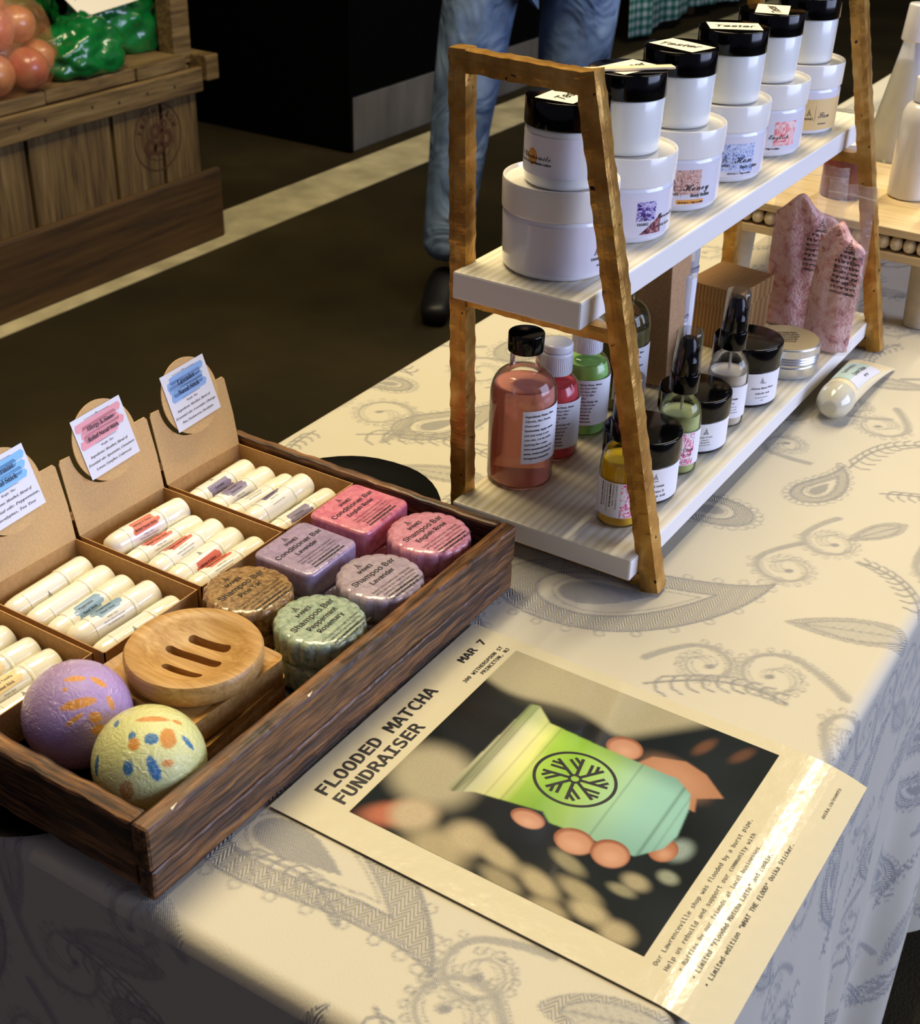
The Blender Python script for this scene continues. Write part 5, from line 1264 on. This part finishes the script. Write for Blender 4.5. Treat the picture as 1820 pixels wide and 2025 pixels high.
cc[...] = cc * (1 - (sm(.62, .72, gu) * .35)[..., None]) + L3('6F9A3A') * (sm(.60, .70, gu) * .35 * (1 - sm(.4, .6, gv)))[..., None]
for v0, w_, dk in ((.205, .006, .55), (.232, .004, .7), (.300, .004, .80), (.352, .005, .75), (.655, .004, .72), (.812, .006, .62), (.845, .004, .8)):
    cc *= (1 - (1 - dk) * np.exp(-((t - v0) / w_) ** 2))[..., None]
img = img * (1 - cupm[..., None]) + cc * cupm[..., None]
finger(.284, .467, .036, .055); finger(.278, .632, .050, .062); finger(.293, .745, .055, .058)
nvert = N * N
vsP, fsP = grid_sheet(PU, PU + PS, PVv, PVv + PS, N - 1, N - 1, .00018)
pm = pydata(vsP, fsP); ca = pm.color_attributes.new('Col', 'FLOAT_COLOR', 'POINT')
ca.data.foreach_set('color', np.concatenate([img.reshape(-1, 3), np.ones((nvert, 1))], 1).astype(np.float32).ravel())
ph = obj('photo_print', pm, M['photo_print'], fo, smooth=True)
# wheel emblem printed on the cup
lc, lv, R0 = PU + PS * .521, PVv + PS * .502, PS * .135
q = Print(); q.ring(0, 0, R0 * .94, R0 * 1.02, n=64); q.ring(0, 0, R0 * .10, R0 * .17, n=24)
for k in range(8):
    a = k * PI / 4 + .2; d = lambda r_, an: (r_ * R0 * math.cos(an), r_ * R0 * math.sin(an))
    q.line(d(.15, a), d(.80, a), R0 * .085)
    for sg in (1,):
        b0 = d(.36, a); b1 = (b0[0] + R0 * .42 * math.cos(a + .75), b0[1] + R0 * .42 * math.sin(a + .75)); q.line(b0, b1, R0 * .08)
        b0 = d(.58, a); b1 = (b0[0] + R0 * .27 * math.cos(a + .75), b0[1] + R0 * .27 * math.sin(a + .75)); q.line(b0, b1, R0 * .08)
q.build('printed_emblem', lambda u, v: fly(lc + u * .92, lv - v, .0003), M['flyer_ink'], ph)
# lettering; positions are metres from the sheet's upper left corner
q = Print()
def ft(s, u, v, size, fit=None, bold=.0, align='l'): q.text(s, u, -v, size, 'mono', bold=bold, fit=fit, align=align)
def UV(x, y): return (y - FY, x - FX)
ft('FLOODED MATCHA', .0235, .0215, .0160, .1190, .018); ft('FUNDRAISER', .0235, .0345, .0160, .0850, .018)
q.build('headline_text', lambda u, v: fly(u, -v, .00022), M['flyer_ink'], sheet_o); q = Print()
ft('MAR 7', .1760, .0190, .0105, .0290, .018); ft('300 WITHERSPOON ST', .1590, .0315, .0052, .0470, .01); ft('PRINCETON, NJ', .1730, .0362, .0052, .0335, .01)
q.build('date_text', lambda u, v: fly(u, -v, .00022), M['flyer_ink'], sheet_o); q = Print()
B_ = .2345
ft('Our Lawrenceville shop was flooded by a burst pipe.', .0200, B_, .0048, .1265); ft('Help us rebuild and support our community with', .0200, B_ + .0060, .0048, .1170, 0)
ft('• Raffles by our friends at local businesses.', .0260 - .002, B_ + .0120, .0048, .1060, 0)
ft('• Limited "Flooded Matcha Latte" and cookie.', .0260 - .002, B_ + .0195, .0048, .1040, .006); ft('• Limited-edition "WHAT THE FLOOD" Ooika Sticker.', .0260 - .002, B_ + .0265, .0048, .1190, .006)
q.build('notice_text', lambda u, v: fly(u, -v, .00022), M['flyer_ink'], sheet_o); q = Print()
ft('ooika.co/events', .1740, B_ + .0330, .0040, .0300)
q.build('address_text', lambda u, v: fly(u, -v, .00022), M['flyer_ink'], sheet_o)

# ------------------------------------------------------------------ wooden riser with beads
RX0, RX1, RY0, RY1 = -.515, -.262, 1.352, 1.66
M['riser'] = wood('pale_mango_wood', [(.3, 'B79B6C'), (.5, 'CDB588'), (.75, 'DCC9A0')], 'x', 60, .55, .15)
M['riser_leg'] = mat('turned_leg_wood', 'B7AA90', .65, var=.12, vscale=90, bump=.2, bscale=300)
M['bead'] = mat('wooden_bead', 'D9C9A4', .5, var=.35, vscale=120, bump=.2, bscale=300); M['gap'] = mat('painted_bead_gap_shade', '2B1F14', .8)
ri = thing('beaded_riser', 'pale wooden riser with a row of beads under its top, behind the rack', 'riser', T((RX0 + RX1) / 2, (RY0 + RY1) / 2, 0))
hx, hy = (RX1 - RX0) / 2, (RY1 - RY0) / 2
obj('top_board', bx(-hx, hx, -hy, hy, .0955, .1040, .001), M['riser'], ri)
obj('lower_rail', bx(-hx, hx, -hy, -hy + .014, .0700, .0785, .0008), M['riser'], ri); obj('lower_rail', bx(-hx, hx, hy - .014, hy, .0700, .0785, .0008), M['riser'], ri)
obj('side_rail', bx(-hx, -hx + .014, -hy + .0145, hy - .0145, .0700, .0785, .0008), M['riser'], ri); obj('side_rail', bx(hx - .014, hx, -hy + .0145, hy - .0145, .0700, .0785, .0008), M['riser'], ri)
obj('bead_gap_shade', bx(-hx + .004, hx - .004, -hy + .0125, -hy + .0150, .0787, .0953, 0), M['gap'], ri)  # dark strip standing in for the shade behind the bead row
bb = lathe([(0, -.0072)] + [(.0066 * math.sin(PI * k / 10) ** .75, -.0072 * math.cos(PI * k / 10)) for k in range(1, 10)] + [(0, .0072)], 18)
bme = bpy.data.meshes.new('bead'); bb.to_mesh(bme); bb.free(); bme.materials.append(M['bead']); bme.polygons.foreach_set('use_smooth', [True] * len(bme.polygons))
nb = int((2 * hx - .012) / .0136)
for k in range(nb + 1): obj('bead', bme, None, ri, loc=(-hx + .006 + k * .0136, -hy + .0066, .0870))
for sx_, sy_ in ((-1, -1), (1, -1), (-1, 1), (1, 1)):
    obj('leg', lathe([(0, 0), (.0120, 0), (.0135, .0015), (.0165, .0698), (0, .0698)], 32), M['riser_leg'], ri, loc=(sx_ * (hx - .0245), sy_ * (hy - .022), 0), smooth=True, angle=40)

# things on and behind the riser
ZR_ = .1042
def spray_bottle(x, y, z, r, h, lab, text=True):
    t = thing('spray_bottle', lab, 'bottle', T(x, y, z), 0, 'white spray bottles on the beaded riser')
    bp_ = boston(r, h, r * .50, h + r * .55); obj('body', lathe(bp_ + [(0, h + r * .55)], 56), M['spray_white'], t, smooth=True, angle=40)
    hn = h + r * .5
    obj('collar', lathe(rprof(r * .62, hn - .002, hn + .022, .001), 40), M['white_plastic'], t, smooth=True, angle=40)
    obj('spray_head', join_bm(lathe([(0, hn + .022), (r * .50, hn + .022), (r * .48, hn + .034), (r * .36, hn + .042), (r * .34, hn + .048), (0, hn + .048)], 36), bx(-.004, r * .62, -.004, .004, hn + .030, hn + .041, .001)), M['white_plastic'], t, smooth=True, angle=40, rot=(0, 0, 1.2))
    a = vd(x, y); lb = obj('label', patch(r + .0003, .030, .082, a + .35, a + 2.2, 24), M['paper'], t, smooth=True)
    q = Print(); q.text('Calm', .006, .052, .0085, shear=.2); q.text('Linen Spray', .006, .044, .0050); q.build('printed_text', cyl_map(r + .0005, a + .35, 0), M['ink'], lb)
M['spray_white'] = mat('white_spray_plastic', 'D9D8D8', .2, coat=.6, sss=.1)
spray_bottle(-.3425, 1.4700, ZR_, .0232, .092, 'large white spray bottle on the riser right of the far rack post')
spray_bottle(-.2905, 1.4700 - .045, ZR_, .0190, .080, 'second white spray bottle at the right edge of the riser')
t = thing('brown_scrub_jar', 'small brown sugar scrub jar with white lid on the riser', 'jar', T(-.4050, 1.4300, ZR_))
M['scrub'] = mat('brown_scrub', '7A4038', .4, coat=.6, var=.25, vscale=160)
obj('body', lathe(rprof(.0225, 0, .046, .003), 44), M['scrub'], t, smooth=True, angle=40); obj('lid', lathe(rprof(.0236, .045, .060, .001), 44), M['white_plastic'], t, smooth=True, angle=40)
t = thing('conical_bottle', 'tall conical clear bottle of pale yellow liquid behind the white spray bottle', 'bottle', T(-.4020, 1.6150, ZR_))
M['pale_oil'] = mat('pale_yellow_liquid', 'DCD6A0', .1, trans=.5, ior=1.2, coat=.4)
obj('glass_body', lathe([(0, 0), (.034, 0), (.036, .004), (.0135, .128), (.013, .140), (0, .140)], 48), M['clear_plastic2'], t, smooth=True, angle=40)
obj('liquid', lathe([(0, .003), (.033, .003), (.0160, .108), (0, .108)], 40), M['pale_oil'], t, smooth=True, angle=40)
obj('cap', lathe(rprof(.0165, .132, .172, .002, .014), 40), M['white_plastic'], t, smooth=True, angle=40)
M['soap_white'] = mat('wrapped_white_tub', 'DAD6C6', .2, coat=.8, bump=.2, bscale=120)
for (x, y, lab) in ((-.6080, 2.0900, 'low white wrapped tub near the far table edge, nearer the jars'), (-.5450, 2.1300, 'low white wrapped tub near the far table edge, nearer the rack post')):
    t = thing('wrapped_tub', lab, 'tub', T(x, y, 0), 0, 'low wrapped tubs behind the riser')
    obj('tub', lathe(rprof(.0335, 0, .028, .004), 44), M['soap_white'], t, smooth=True, angle=40)
    q = Print()
    for k in range(6): q.line((-.014, .008 - k * .004), (.014, .008 - k * .004), .0012)
    q.build('printed_text', lambda u, v: (u, v, .0283), M['ink_grey'], t)

# ------------------------------------------------------------------ person in jeans walking past
def denim_mat():
    m, nt, b = new_mat('faded_blue_denim'); L = nt.links; tc = nd(nt, 'ShaderNodeTexCoord')
    n = nd(nt, 'ShaderNodeTexNoise', Scale=9.0, Detail=5.0); L.new(tc.outputs['Object'], n.inputs['Vector'])
    r = ramp(nt, n.outputs[0], [(.3, '3A4A60'), (.5, '5A7190'), (.7, '8298B4')]); L.new(r.outputs[0], b.inputs['Base Color'])
    n2 = nd(nt, 'ShaderNodeTexNoise', Scale=7.0, Detail=2.0, Distortion=1.6); L.new(tc.outputs['Object'], n2.inputs['Vector'])
    bp = nd(nt, 'ShaderNodeBump', Strength=.8, Distance=.04); L.new(n2.outputs[0], bp.inputs['Height']); L.new(bp.outputs[0], b.inputs['Normal']); b.inputs['Roughness'].default_value = .85; return m
M['denim'] = denim_mat()
def skin_body(name, pts, edges, radii, m_, parent, sub=2, root=0):
    me = bpy.data.meshes.new(name); me.from_pydata(pts, edges, []); o = bpy.data.objects.new(name, me); COL.objects.link(o)
    me.materials.append(m_); sk = o.modifiers.new('skin', 'SKIN'); o.modifiers.new('sub', 'SUBSURF').levels = sub; o.modifiers['sub'].render_levels = sub
    if not me.skin_vertices: 
        bm = bmesh.new(); bm.from_mesh(me); bm.verts.layers.skin.verify(); bm.to_mesh(me); bm.free()
    for i, v in enumerate(me.skin_vertices[0].data): r_ = radii[i]; v.radius = (r_, r_) if not isinstance(r_, tuple) else r_; v.use_root = (i == root)
    sk.use_smooth_shade = True
    dg = bpy.context.evaluated_depsgraph_get(); dg.update(); m2 = bpy.data.meshes.new_from_object(o.evaluated_get(dg))
    bpy.data.objects.remove(o); bpy.data.meshes.remove(me)
    m2.materials.clear(); m2.materials.append(m_); ob2 = obj(name, m2, None, parent, smooth=True); return ob2
pe = thing('person', 'person in faded blue jeans and black shoes walking past behind the table', 'person', (-1.70, 2.85, 0))
def leg(hip, knee, ankle):
    P = [Vector(p) for p in (hip, knee, ankle)]
    mid1 = P[0].lerp(P[1], .5); mid2 = P[1].lerp(P[2], .5); return [P[0], mid1, P[1], mid2, P[2]]
# left leg (nearer the camera's left) and right leg, a stride apart; x,y relative to the empty
def W_(x, y, z): return Vector((x + 1.70, y - 2.85, z))
legA = leg(W_(-1.72, 2.86, .84), W_(-1.742, 2.80, .47), W_(-1.735, 2.72, .10))
legB = leg(W_(-1.545, 3.02, .84), W_(-1.58, 3.04, .47), W_(-1.66, 3.12, .10))
pts = [W_(-1.635, 2.94, .93)] + legA + legB
ed = [(0, 1), (1, 2), (2, 3), (3, 4), (4, 5), (0, 6), (6, 7), (7, 8), (8, 9), (9, 10)]
ra = [.150, .104, .094, .082, .070, .066, .112, .104, .086, .070, .066]
# trunk and head, above the frame
trunk = [W_(-1.66, 2.93, 1.10), W_(-1.66, 2.93, 1.32), W_(-1.66, 2.93, 1.45), W_(-1.65, 2.93, 1.54)]
obj_legs = skin_body('jeans', [tuple(p) for p in pts], ed, ra, M['denim'], pe)
M['jacket'] = mat('dark_jacket', '2C3440', .85, bump=.3, bscale=40); M['skin'] = mat('skin', 'C08E72', .55, sss=.1); M['hair'] = mat('brown_hair', '2A1B12', .6, bump=.5, bscale=200)
bpts = [W_(-1.655, 2.93, .98)] + trunk[:3] + [W_(-1.80, 2.84, 1.42), W_(-1.86, 2.78, 1.16), W_(-1.80, 2.66, .96), W_(-1.50, 3.02, 1.42), W_(-1.46, 3.05, 1.16), W_(-1.50, 2.94, .96)]
skin_body('jacket', [tuple(p) for p in bpts], [(0, 1), (1, 2), (2, 3), (3, 4), (4, 5), (5, 6), (3, 7), (7, 8), (8, 9)], [.150, .140, .150, .085, .062, .052, .040, .062, .052, .040], M['jacket'], pe)
hd = [W_(-1.655, 2.93, 1.48), W_(-1.65, 2.925, 1.56), W_(-1.655, 2.92, 1.64), W_(-1.655, 2.92, 1.72)]
head = skin_body('head', [tuple(p) for p in hd], [(0, 1), (1, 2), (2, 3)], [.055, .055, .082, .075], M['skin'], pe)
hb = bmesh.new(); bmesh.ops.create_uvsphere(hb, u_segments=24, v_segments=14, radius=.098)
bmesh.ops.delete(hb, geom=[v for v in hb.verts if v.co.z < -.005 and v.co.y < .02], context='VERTS')
obj('hair', hb, M['hair'], pe, loc=tuple(W_(-1.655, 2.935, 1.70)), smooth=True)
for (hx_, hy_, sg) in ((-1.80, 2.66, -1), (-1.50, 2.94, 1)):
    b0 = W_(hx_, hy_, .95); hp = [b0, b0 + Vector((0, -.03, -.07))]; e_ = [(0, 1)]; rr_ = [.026, .034]
    for k in range(4):
        base_ = hp[1] + Vector(((k - 1.5) * .018, 0, -.01)); L_ = (.060, .070, .066, .050)[k]
        hp += [base_ + Vector((0, -.008, -L_ * .5)), base_ + Vector((0, .004, -L_))]; e_ += [(1, len(hp) - 2), (len(hp) - 2, len(hp) - 1)]; rr_ += [.0095, .0080]
    hp += [hp[1] + Vector((sg * -.035, -.01, .0)), hp[1] + Vector((sg * -.042, -.018, -.035))]; e_ += [(0, len(hp) - 2), (len(hp) - 2, len(hp) - 1)]; rr_ += [.012, .009]
    skin_body('hand', [tuple(p) for p in hp], e_, rr_, M['skin'], pe, 1, 1)
M['shoe'] = mat('black_shoe', '08080A', .5)
for (ax, ay) in ((-1.735, 2.72), (-1.66, 3.12)):
    a = W_(ax, ay, 0); dr = Vector((.42, -.90, 0)).normalized()
    sp_ = [tuple(a + dr * -.06 + Vector((0, 0, .045))), tuple(a + dr * .02 + Vector((0, 0, .050))), tuple(a + dr * .11 + Vector((0, 0, .036))), tuple(a + dr * .185 + Vector((0, 0, .030)))]
    skin_body('shoe', sp_, [(0, 1), (1, 2), (2, 3)], [(.042, .044), (.045, .048), (.046, .034), (.034, .028)], M['shoe'], pe)

# ------------------------------------------------------------------ wooden crate stand on the left with produce
M['crate'] = wood('weathered_crate_wood', [(.3, '2E2010'), (.45, '55401F'), (.6, '6F5830'), (.78, '86704A')], 'z', 26, .75, .5)
M['crate_y'] = wood('weathered_crate_rail', [(.3, '3A2A12'), (.45, '5E4824'), (.6, '786036'), (.78, '8E7850')], 'y', 26, .75, .5)
M['crate_low'] = wood('brown_plywood', [(.3, '2C1C08'), (.5, '4A3210'), (.75, '5E441C')], 'y', 14, .7, .25)
CX = -2.53
cr = thing('produce_stand', 'weathered wooden crate stand with stamped round emblem, carrying produce', 'stand', (CX, 2.0, 0))
CYN = .9
edges_ = [CYN, 1.20, 1.52, 1.83, 2.128, 2.405, 2.580, 2.722]
for a_, b_ in zip(edges_, edges_[1:]):
    obj('plank', bx(-.022, 0, a_ - 2.0 + .006, b_ - 2.0 - .006, .10, .44, .002), M['crate'], cr)
obj('corner_post', bx(-.06, -.0225, 2.722 - 2.0 - .045, .722, 0, .475, .002), M['crate'], cr)
obj('top_rail', bx(.0005, .018, CYN - 2.0, .730, .412, .474, .003), M['crate_y'], cr)
obj('base_board', bx(.0005, .024, CYN - 2.0, .772, .002, .199, .008), M['crate_low'], cr)
for k, (x0, x1) in enumerate(((-.118, -.002), (-.238, -.122), (-.358, -.242), (-.478, -.362))): pass
for k, (a_, b_) in enumerate(((CYN, 1.33), (1.335, 1.765), (1.77, 2.20), (2.205, 2.50), (2.505, 2.682))):
    obj('top_slat', bx(-.75, .006 - .004 * (k % 2), a_ - 2.0, b_ - 2.0, .476, .508, .003), M['crate_y'], cr)
for k in range(6): obj('side_plank', bx(-.75 + k * .12, -.75 + k * .12 + .113, .7225, .742, .02, .44, .002), M['crate'], cr)
obj('end_block', bx(-.10, .022, .7425, .790, .435, .500, .003), M['crate_y'], cr)
obj('upright_post', bx(-.09, -.035, .685, .750, .476, 1.05, .003), M['crate_y'], cr)
nl = Print()
for y_ in (1.05, 1.3, 1.62, 1.95, 2.10, 2.18, 2.33, 2.42, 2.52, 2.62): nl.ring(y_ - 2.0, .443 + .006 * math.sin(y_ * 30), 0, .0045, n=8)
nl.build('nail_head', lambda u, v: (.0186, u, v), mat('rusty_nail', '3A2A1A', .7), cr)
st = Print(); cy_, cz_ = 2.562 - 2.0, .322
st.ring(cy_, cz_, .084, .088, n=48); st.ring(cy_, cz_, .058, .060, n=40)
for k, ch in enumerate('FRESH FROM'):
    a = math.radians(160 - k * 15.5); st.text(ch, cy_ + .062 * math.cos(a), cz_ + .062 * math.sin(a), .026, bold=.03, align='c', rot=a - PI / 2)
for (dy_, dz_, r_) in ((-.030, -.020, .022), (.0, -.030, .018), (.030, -.008, .024), (-.008, .018, .020), (.022, .030, .014)): st.ring(cy_ + dy_, cz_ + dz_, r_ * .45, r_, n=18)
st.build('burnt_stamp', lambda u, v: (.0008, u, v), mat('burnt_brown_stamp', '4A2C14', .8), cr)

# round onions in a net
M['onion'] = soap_mat('peach_onion_skin', 'C98A52', 'B26A48', 25); M['onion_red'] = soap_mat('rosy_onion_skin', 'B85A44', 'C07A50', 25)
ON = [(-2.56, 2.085, .055, .052), (-2.555, 2.185, .055, .050), (-2.61, 2.262, .058, .047), (-2.668, 2.12, .060, .055), (-2.57, 1.978, .056, .052), (-2.60, 2.13, .145, .055), (-2.62, 2.225, .140, .045), (-2.58, 2.03, .150, .052), (-2.69, 2.045, .205, .05), (-2.66, 2.17, .205, .052), (-2.70, 2.22, .06, .05)]
LBO = ['lowest at the front left', 'rosy one at the front centre', 'with a dark root scar at the right end', 'behind the front row', 'at the left picture edge', 'upper front one', 'upper right one', 'upper left one', 'on top at the left', 'on top at the right', 'at the back right']
for (x, y, z, r), s in zip(ON, LBO):
    bm = bmesh.new(); bmesh.ops.create_uvsphere(bm, u_segments=24, v_segments=16, radius=r)
    for v in bm.verts: v.co.z *= 1.0 - .06; 
    o = obj('onion', bm, M['onion_red'] if 'rosy' in s or 'upper front' in s else M['onion'], loc=(x, y, .508 + z - .004), smooth=True)
    tag(o, 'peach coloured onion in the net bag, ' + s, 'onion', 'onions in the net bag on the crate stand')
def lump(cx_, cy_, cz_, sx_, sy_, sz_, seed, rz=0, lowflat=True, n=(64, 44), amp=.13):
    import mathutils
    bm = bmesh.new(); bmesh.ops.create_uvsphere(bm, u_segments=n[0], v_segments=n[1], radius=1)
    for v in bm.verts:
        d = v.co.copy(); k = 1 + amp * mathutils.noise.noise(d * 1.7 + Vector((seed, 0, 0))) + amp * .6 * mathutils.noise.noise(d * 4.2 + Vector((0, seed, 0))) + amp * .25 * abs(mathutils.noise.noise(d * 11 + Vector((0, 0, seed))))
        v.co = Vector((d.x * sx_ * k, d.y * sy_ * k, d.z * sz_ * k))
        if lowflat and v.co.z < -sz_ * .55: v.co.z = -sz_ * .55
    bmesh.ops.rotate(bm, matrix=Matrix.Rotation(rz, 3, 'Z'), verts=bm.verts); return bm
M['net'] = film_mat('orange_net', 'E08A50', .22, .35, .8, 90)
nb_ = obj('net_bag', lump(0, 0, 0, .135, .190, .160, 2, 0), M['net'], loc=(-2.625, 2.115, .5092 + .088), smooth=True)
tag(nb_, 'orange translucent net bag full of onions on the crate stand', 'bag')
M['green_bag'] = mat('green_plastic_bag', '0E6A2C', .28, coat=.8, var=.5, vscale=14, bump=.9, bscale=26)
M['bag_art'] = art_mat('bag_print_orange', [(.4, '8A3A1E'), (.55, 'C08A4A'), (.7, '2E6A3A')], 60)
def green_bag(x, y, z, s, rz, seed, lab):
    t = thing('green_produce_bag', lab, 'bag', (x, y, .509 + z), rz, 'green plastic produce bags on the crate stand')
    obj('bag', lump(0, 0, 0, s[0], s[1], s[2], seed, 0, amp=.24), M['green_bag'], t, smooth=True)
    return t
t = green_bag(-2.605, 2.400, .050, (.085, .125, .082), .15, 5, 'shiny green plastic produce bag lying in front beside the onions')
t.location.z = .5095 + .082 * .55
t = green_bag(-2.715, 2.625, 0, (.085, .135, .115), -.1, 9, 'shiny green plastic produce bag behind, against the wooden post'); t.location.z = .5095 + .115 * .55
t = green_bag(-2.92, 2.42, 0, (.09, .20, .150), .1, 12, 'tall green produce bag with orange print under the price card'); t.location.z = .5095 + .150 * .55
t = thing('clear_produce_bag', 'knotted clear plastic bag with a red printed neck beside the onions', 'bag', (-2.78, 2.22, .5085))
obj('bag', lump(0, 0, 0, .07, .085, .19, 21, 0, amp=.25), M['film'], t, loc=(0, 0, .19 * .55), smooth=True)
obj('printed_neck', lump(0, 0, 0, .035, .045, .030, 4, 0, False, (24, 16)), M['bag_art'], t, loc=(.045, .03, .150), smooth=True)
pc = thing('price_card', 'cream handwritten price card lying on the green bags', 'card', (-2.695, 2.530, .684))
pc.rotation_euler = (math.radians(4), math.radians(36), math.radians(6))
b = bmesh.new(); box(b, -.085, .085, -.105, .105, 0, .0012); obj('card', b, M['sticker'], pc)
q = Print(); q.text('NEW PEAS', 0, .022, .045, shear=.3, align='c', fit=.15); q.text('Fresh & Tasty', 0, -.035, .032, shear=.3, align='c', fit=.165)
q.build('handwriting', lambda u, v: (-v, u, .0015), M['ink_grey'], pc)

# ------------------------------------------------------------------ dark stall behind and gingham cloth
M['black_cloth'] = mat('black_table_skirt', '030303', .95, spec=.05); M['plinth'] = mat('grey_stained_plinth', '5A5650', .85, var=.3, vscale=12, stretch=(1, 1, .3))
sd = thing('dark_stall', 'black covered stall on a grey plinth behind the painted line', 'stall', (-3.35, 5.0, 0))
obj('plinth', bx(-.60, .628, -1.318, .20, 0, .180, .004), M['plinth'], sd)
bm = bmesh.new(); box(bm, -.78, .632, -1.326, .20, .182, 1.55, .01)
obj('black_cover', bm, M['black_cloth'], sd)
obj('black_skirt', bx(-.78, .634, -1.345, -1.327, .0, 1.50, .003), M['black_cloth'], sd)
def gingham_mat():
    m, nt, b = new_mat('green_gingham'); L = nt.links; tc = nd(nt, 'ShaderNodeTexCoord'); sx = nd(nt, 'ShaderNodeSeparateXYZ'); L.new(tc.outputs['Object'], sx.inputs[0])
    o = []
    for ax in (1, 2):
        n = nd(nt, 'ShaderNodeMath', operation='MULTIPLY'); L.new(sx.outputs[ax], n.inputs[0]); n.inputs[1].default_value = 26
        f = nd(nt, 'ShaderNodeMath', operation='FRACT'); L.new(n.outputs[0], f.inputs[0]); g = nd(nt, 'ShaderNodeMath', operation='GREATER_THAN'); L.new(f.outputs[0], g.inputs[0]); g.inputs[1].default_value = .5; o.append(g.outputs[0])
    a = nd(nt, 'ShaderNodeMath', operation='ADD'); L.new(o[0], a.inputs[0]); L.new(o[1], a.inputs[1]); h = nd(nt, 'ShaderNodeMath', operation='MULTIPLY'); L.new(a.outputs[0], h.inputs[0]); h.inputs[1].default_value = .5
    r = ramp(nt, h.outputs[0], [(0, 'D5E4DE'), (.5, '6AA596'), (1, '24705F')]); L.new(r.outputs[0], b.inputs['Base Color']); b.inputs['Roughness'].default_value = .9; return m
n = 60; vs, fs = [], []
for i in range(n + 1):
    y = 5.86 + 2.1 * i / n; x = -2.765 + .022 * math.sin(y * 17) + .010 * math.sin(y * 41)
    hz_ = .050 + .02 * math.sin(y * 5)
    vs += [(x + .02, y, hz_), (x, y, .45), (-2.80, y, .80)]
for i in range(n):
    for k in range(2): fs.append((3 * i + k, 3 * i + 3 + k, 3 * i + 4 + k, 3 * i + 1 + k))
gc = obj('gingham_cloth', pydata(vs, fs), gingham_mat(), smooth=True); tag(gc, 'green and white gingham cloth hanging from a far stall', 'cloth')
sl = gc.modifiers.new('s', 'SOLIDIFY'); sl.thickness = .004
fs_ = thing('far_stall', 'far market stall table carrying the gingham cloth', 'stall', (-3.25, 7.05, 0))
obj('table_top', bx(-.44, .436, -1.15, .95, .77, .798, .003), M['crate_low'], fs_)
for sx_ in (-.40, .39):
    for sy_ in (-.9, -.28, .9): obj('leg', bx(sx_ - .025, sx_ + .025, sy_ - .025, sy_ + .025, 0, .769, .002), M['crate_low'], fs_)
rc = obj('red_cloth', bx(-3.06, -2.82, 6.15, 6.75, .7985, .812, .003), mat('red_fabric', '8E2030', .85)); tag(rc, 'red fabric lying on the far gingham stall', 'cloth')
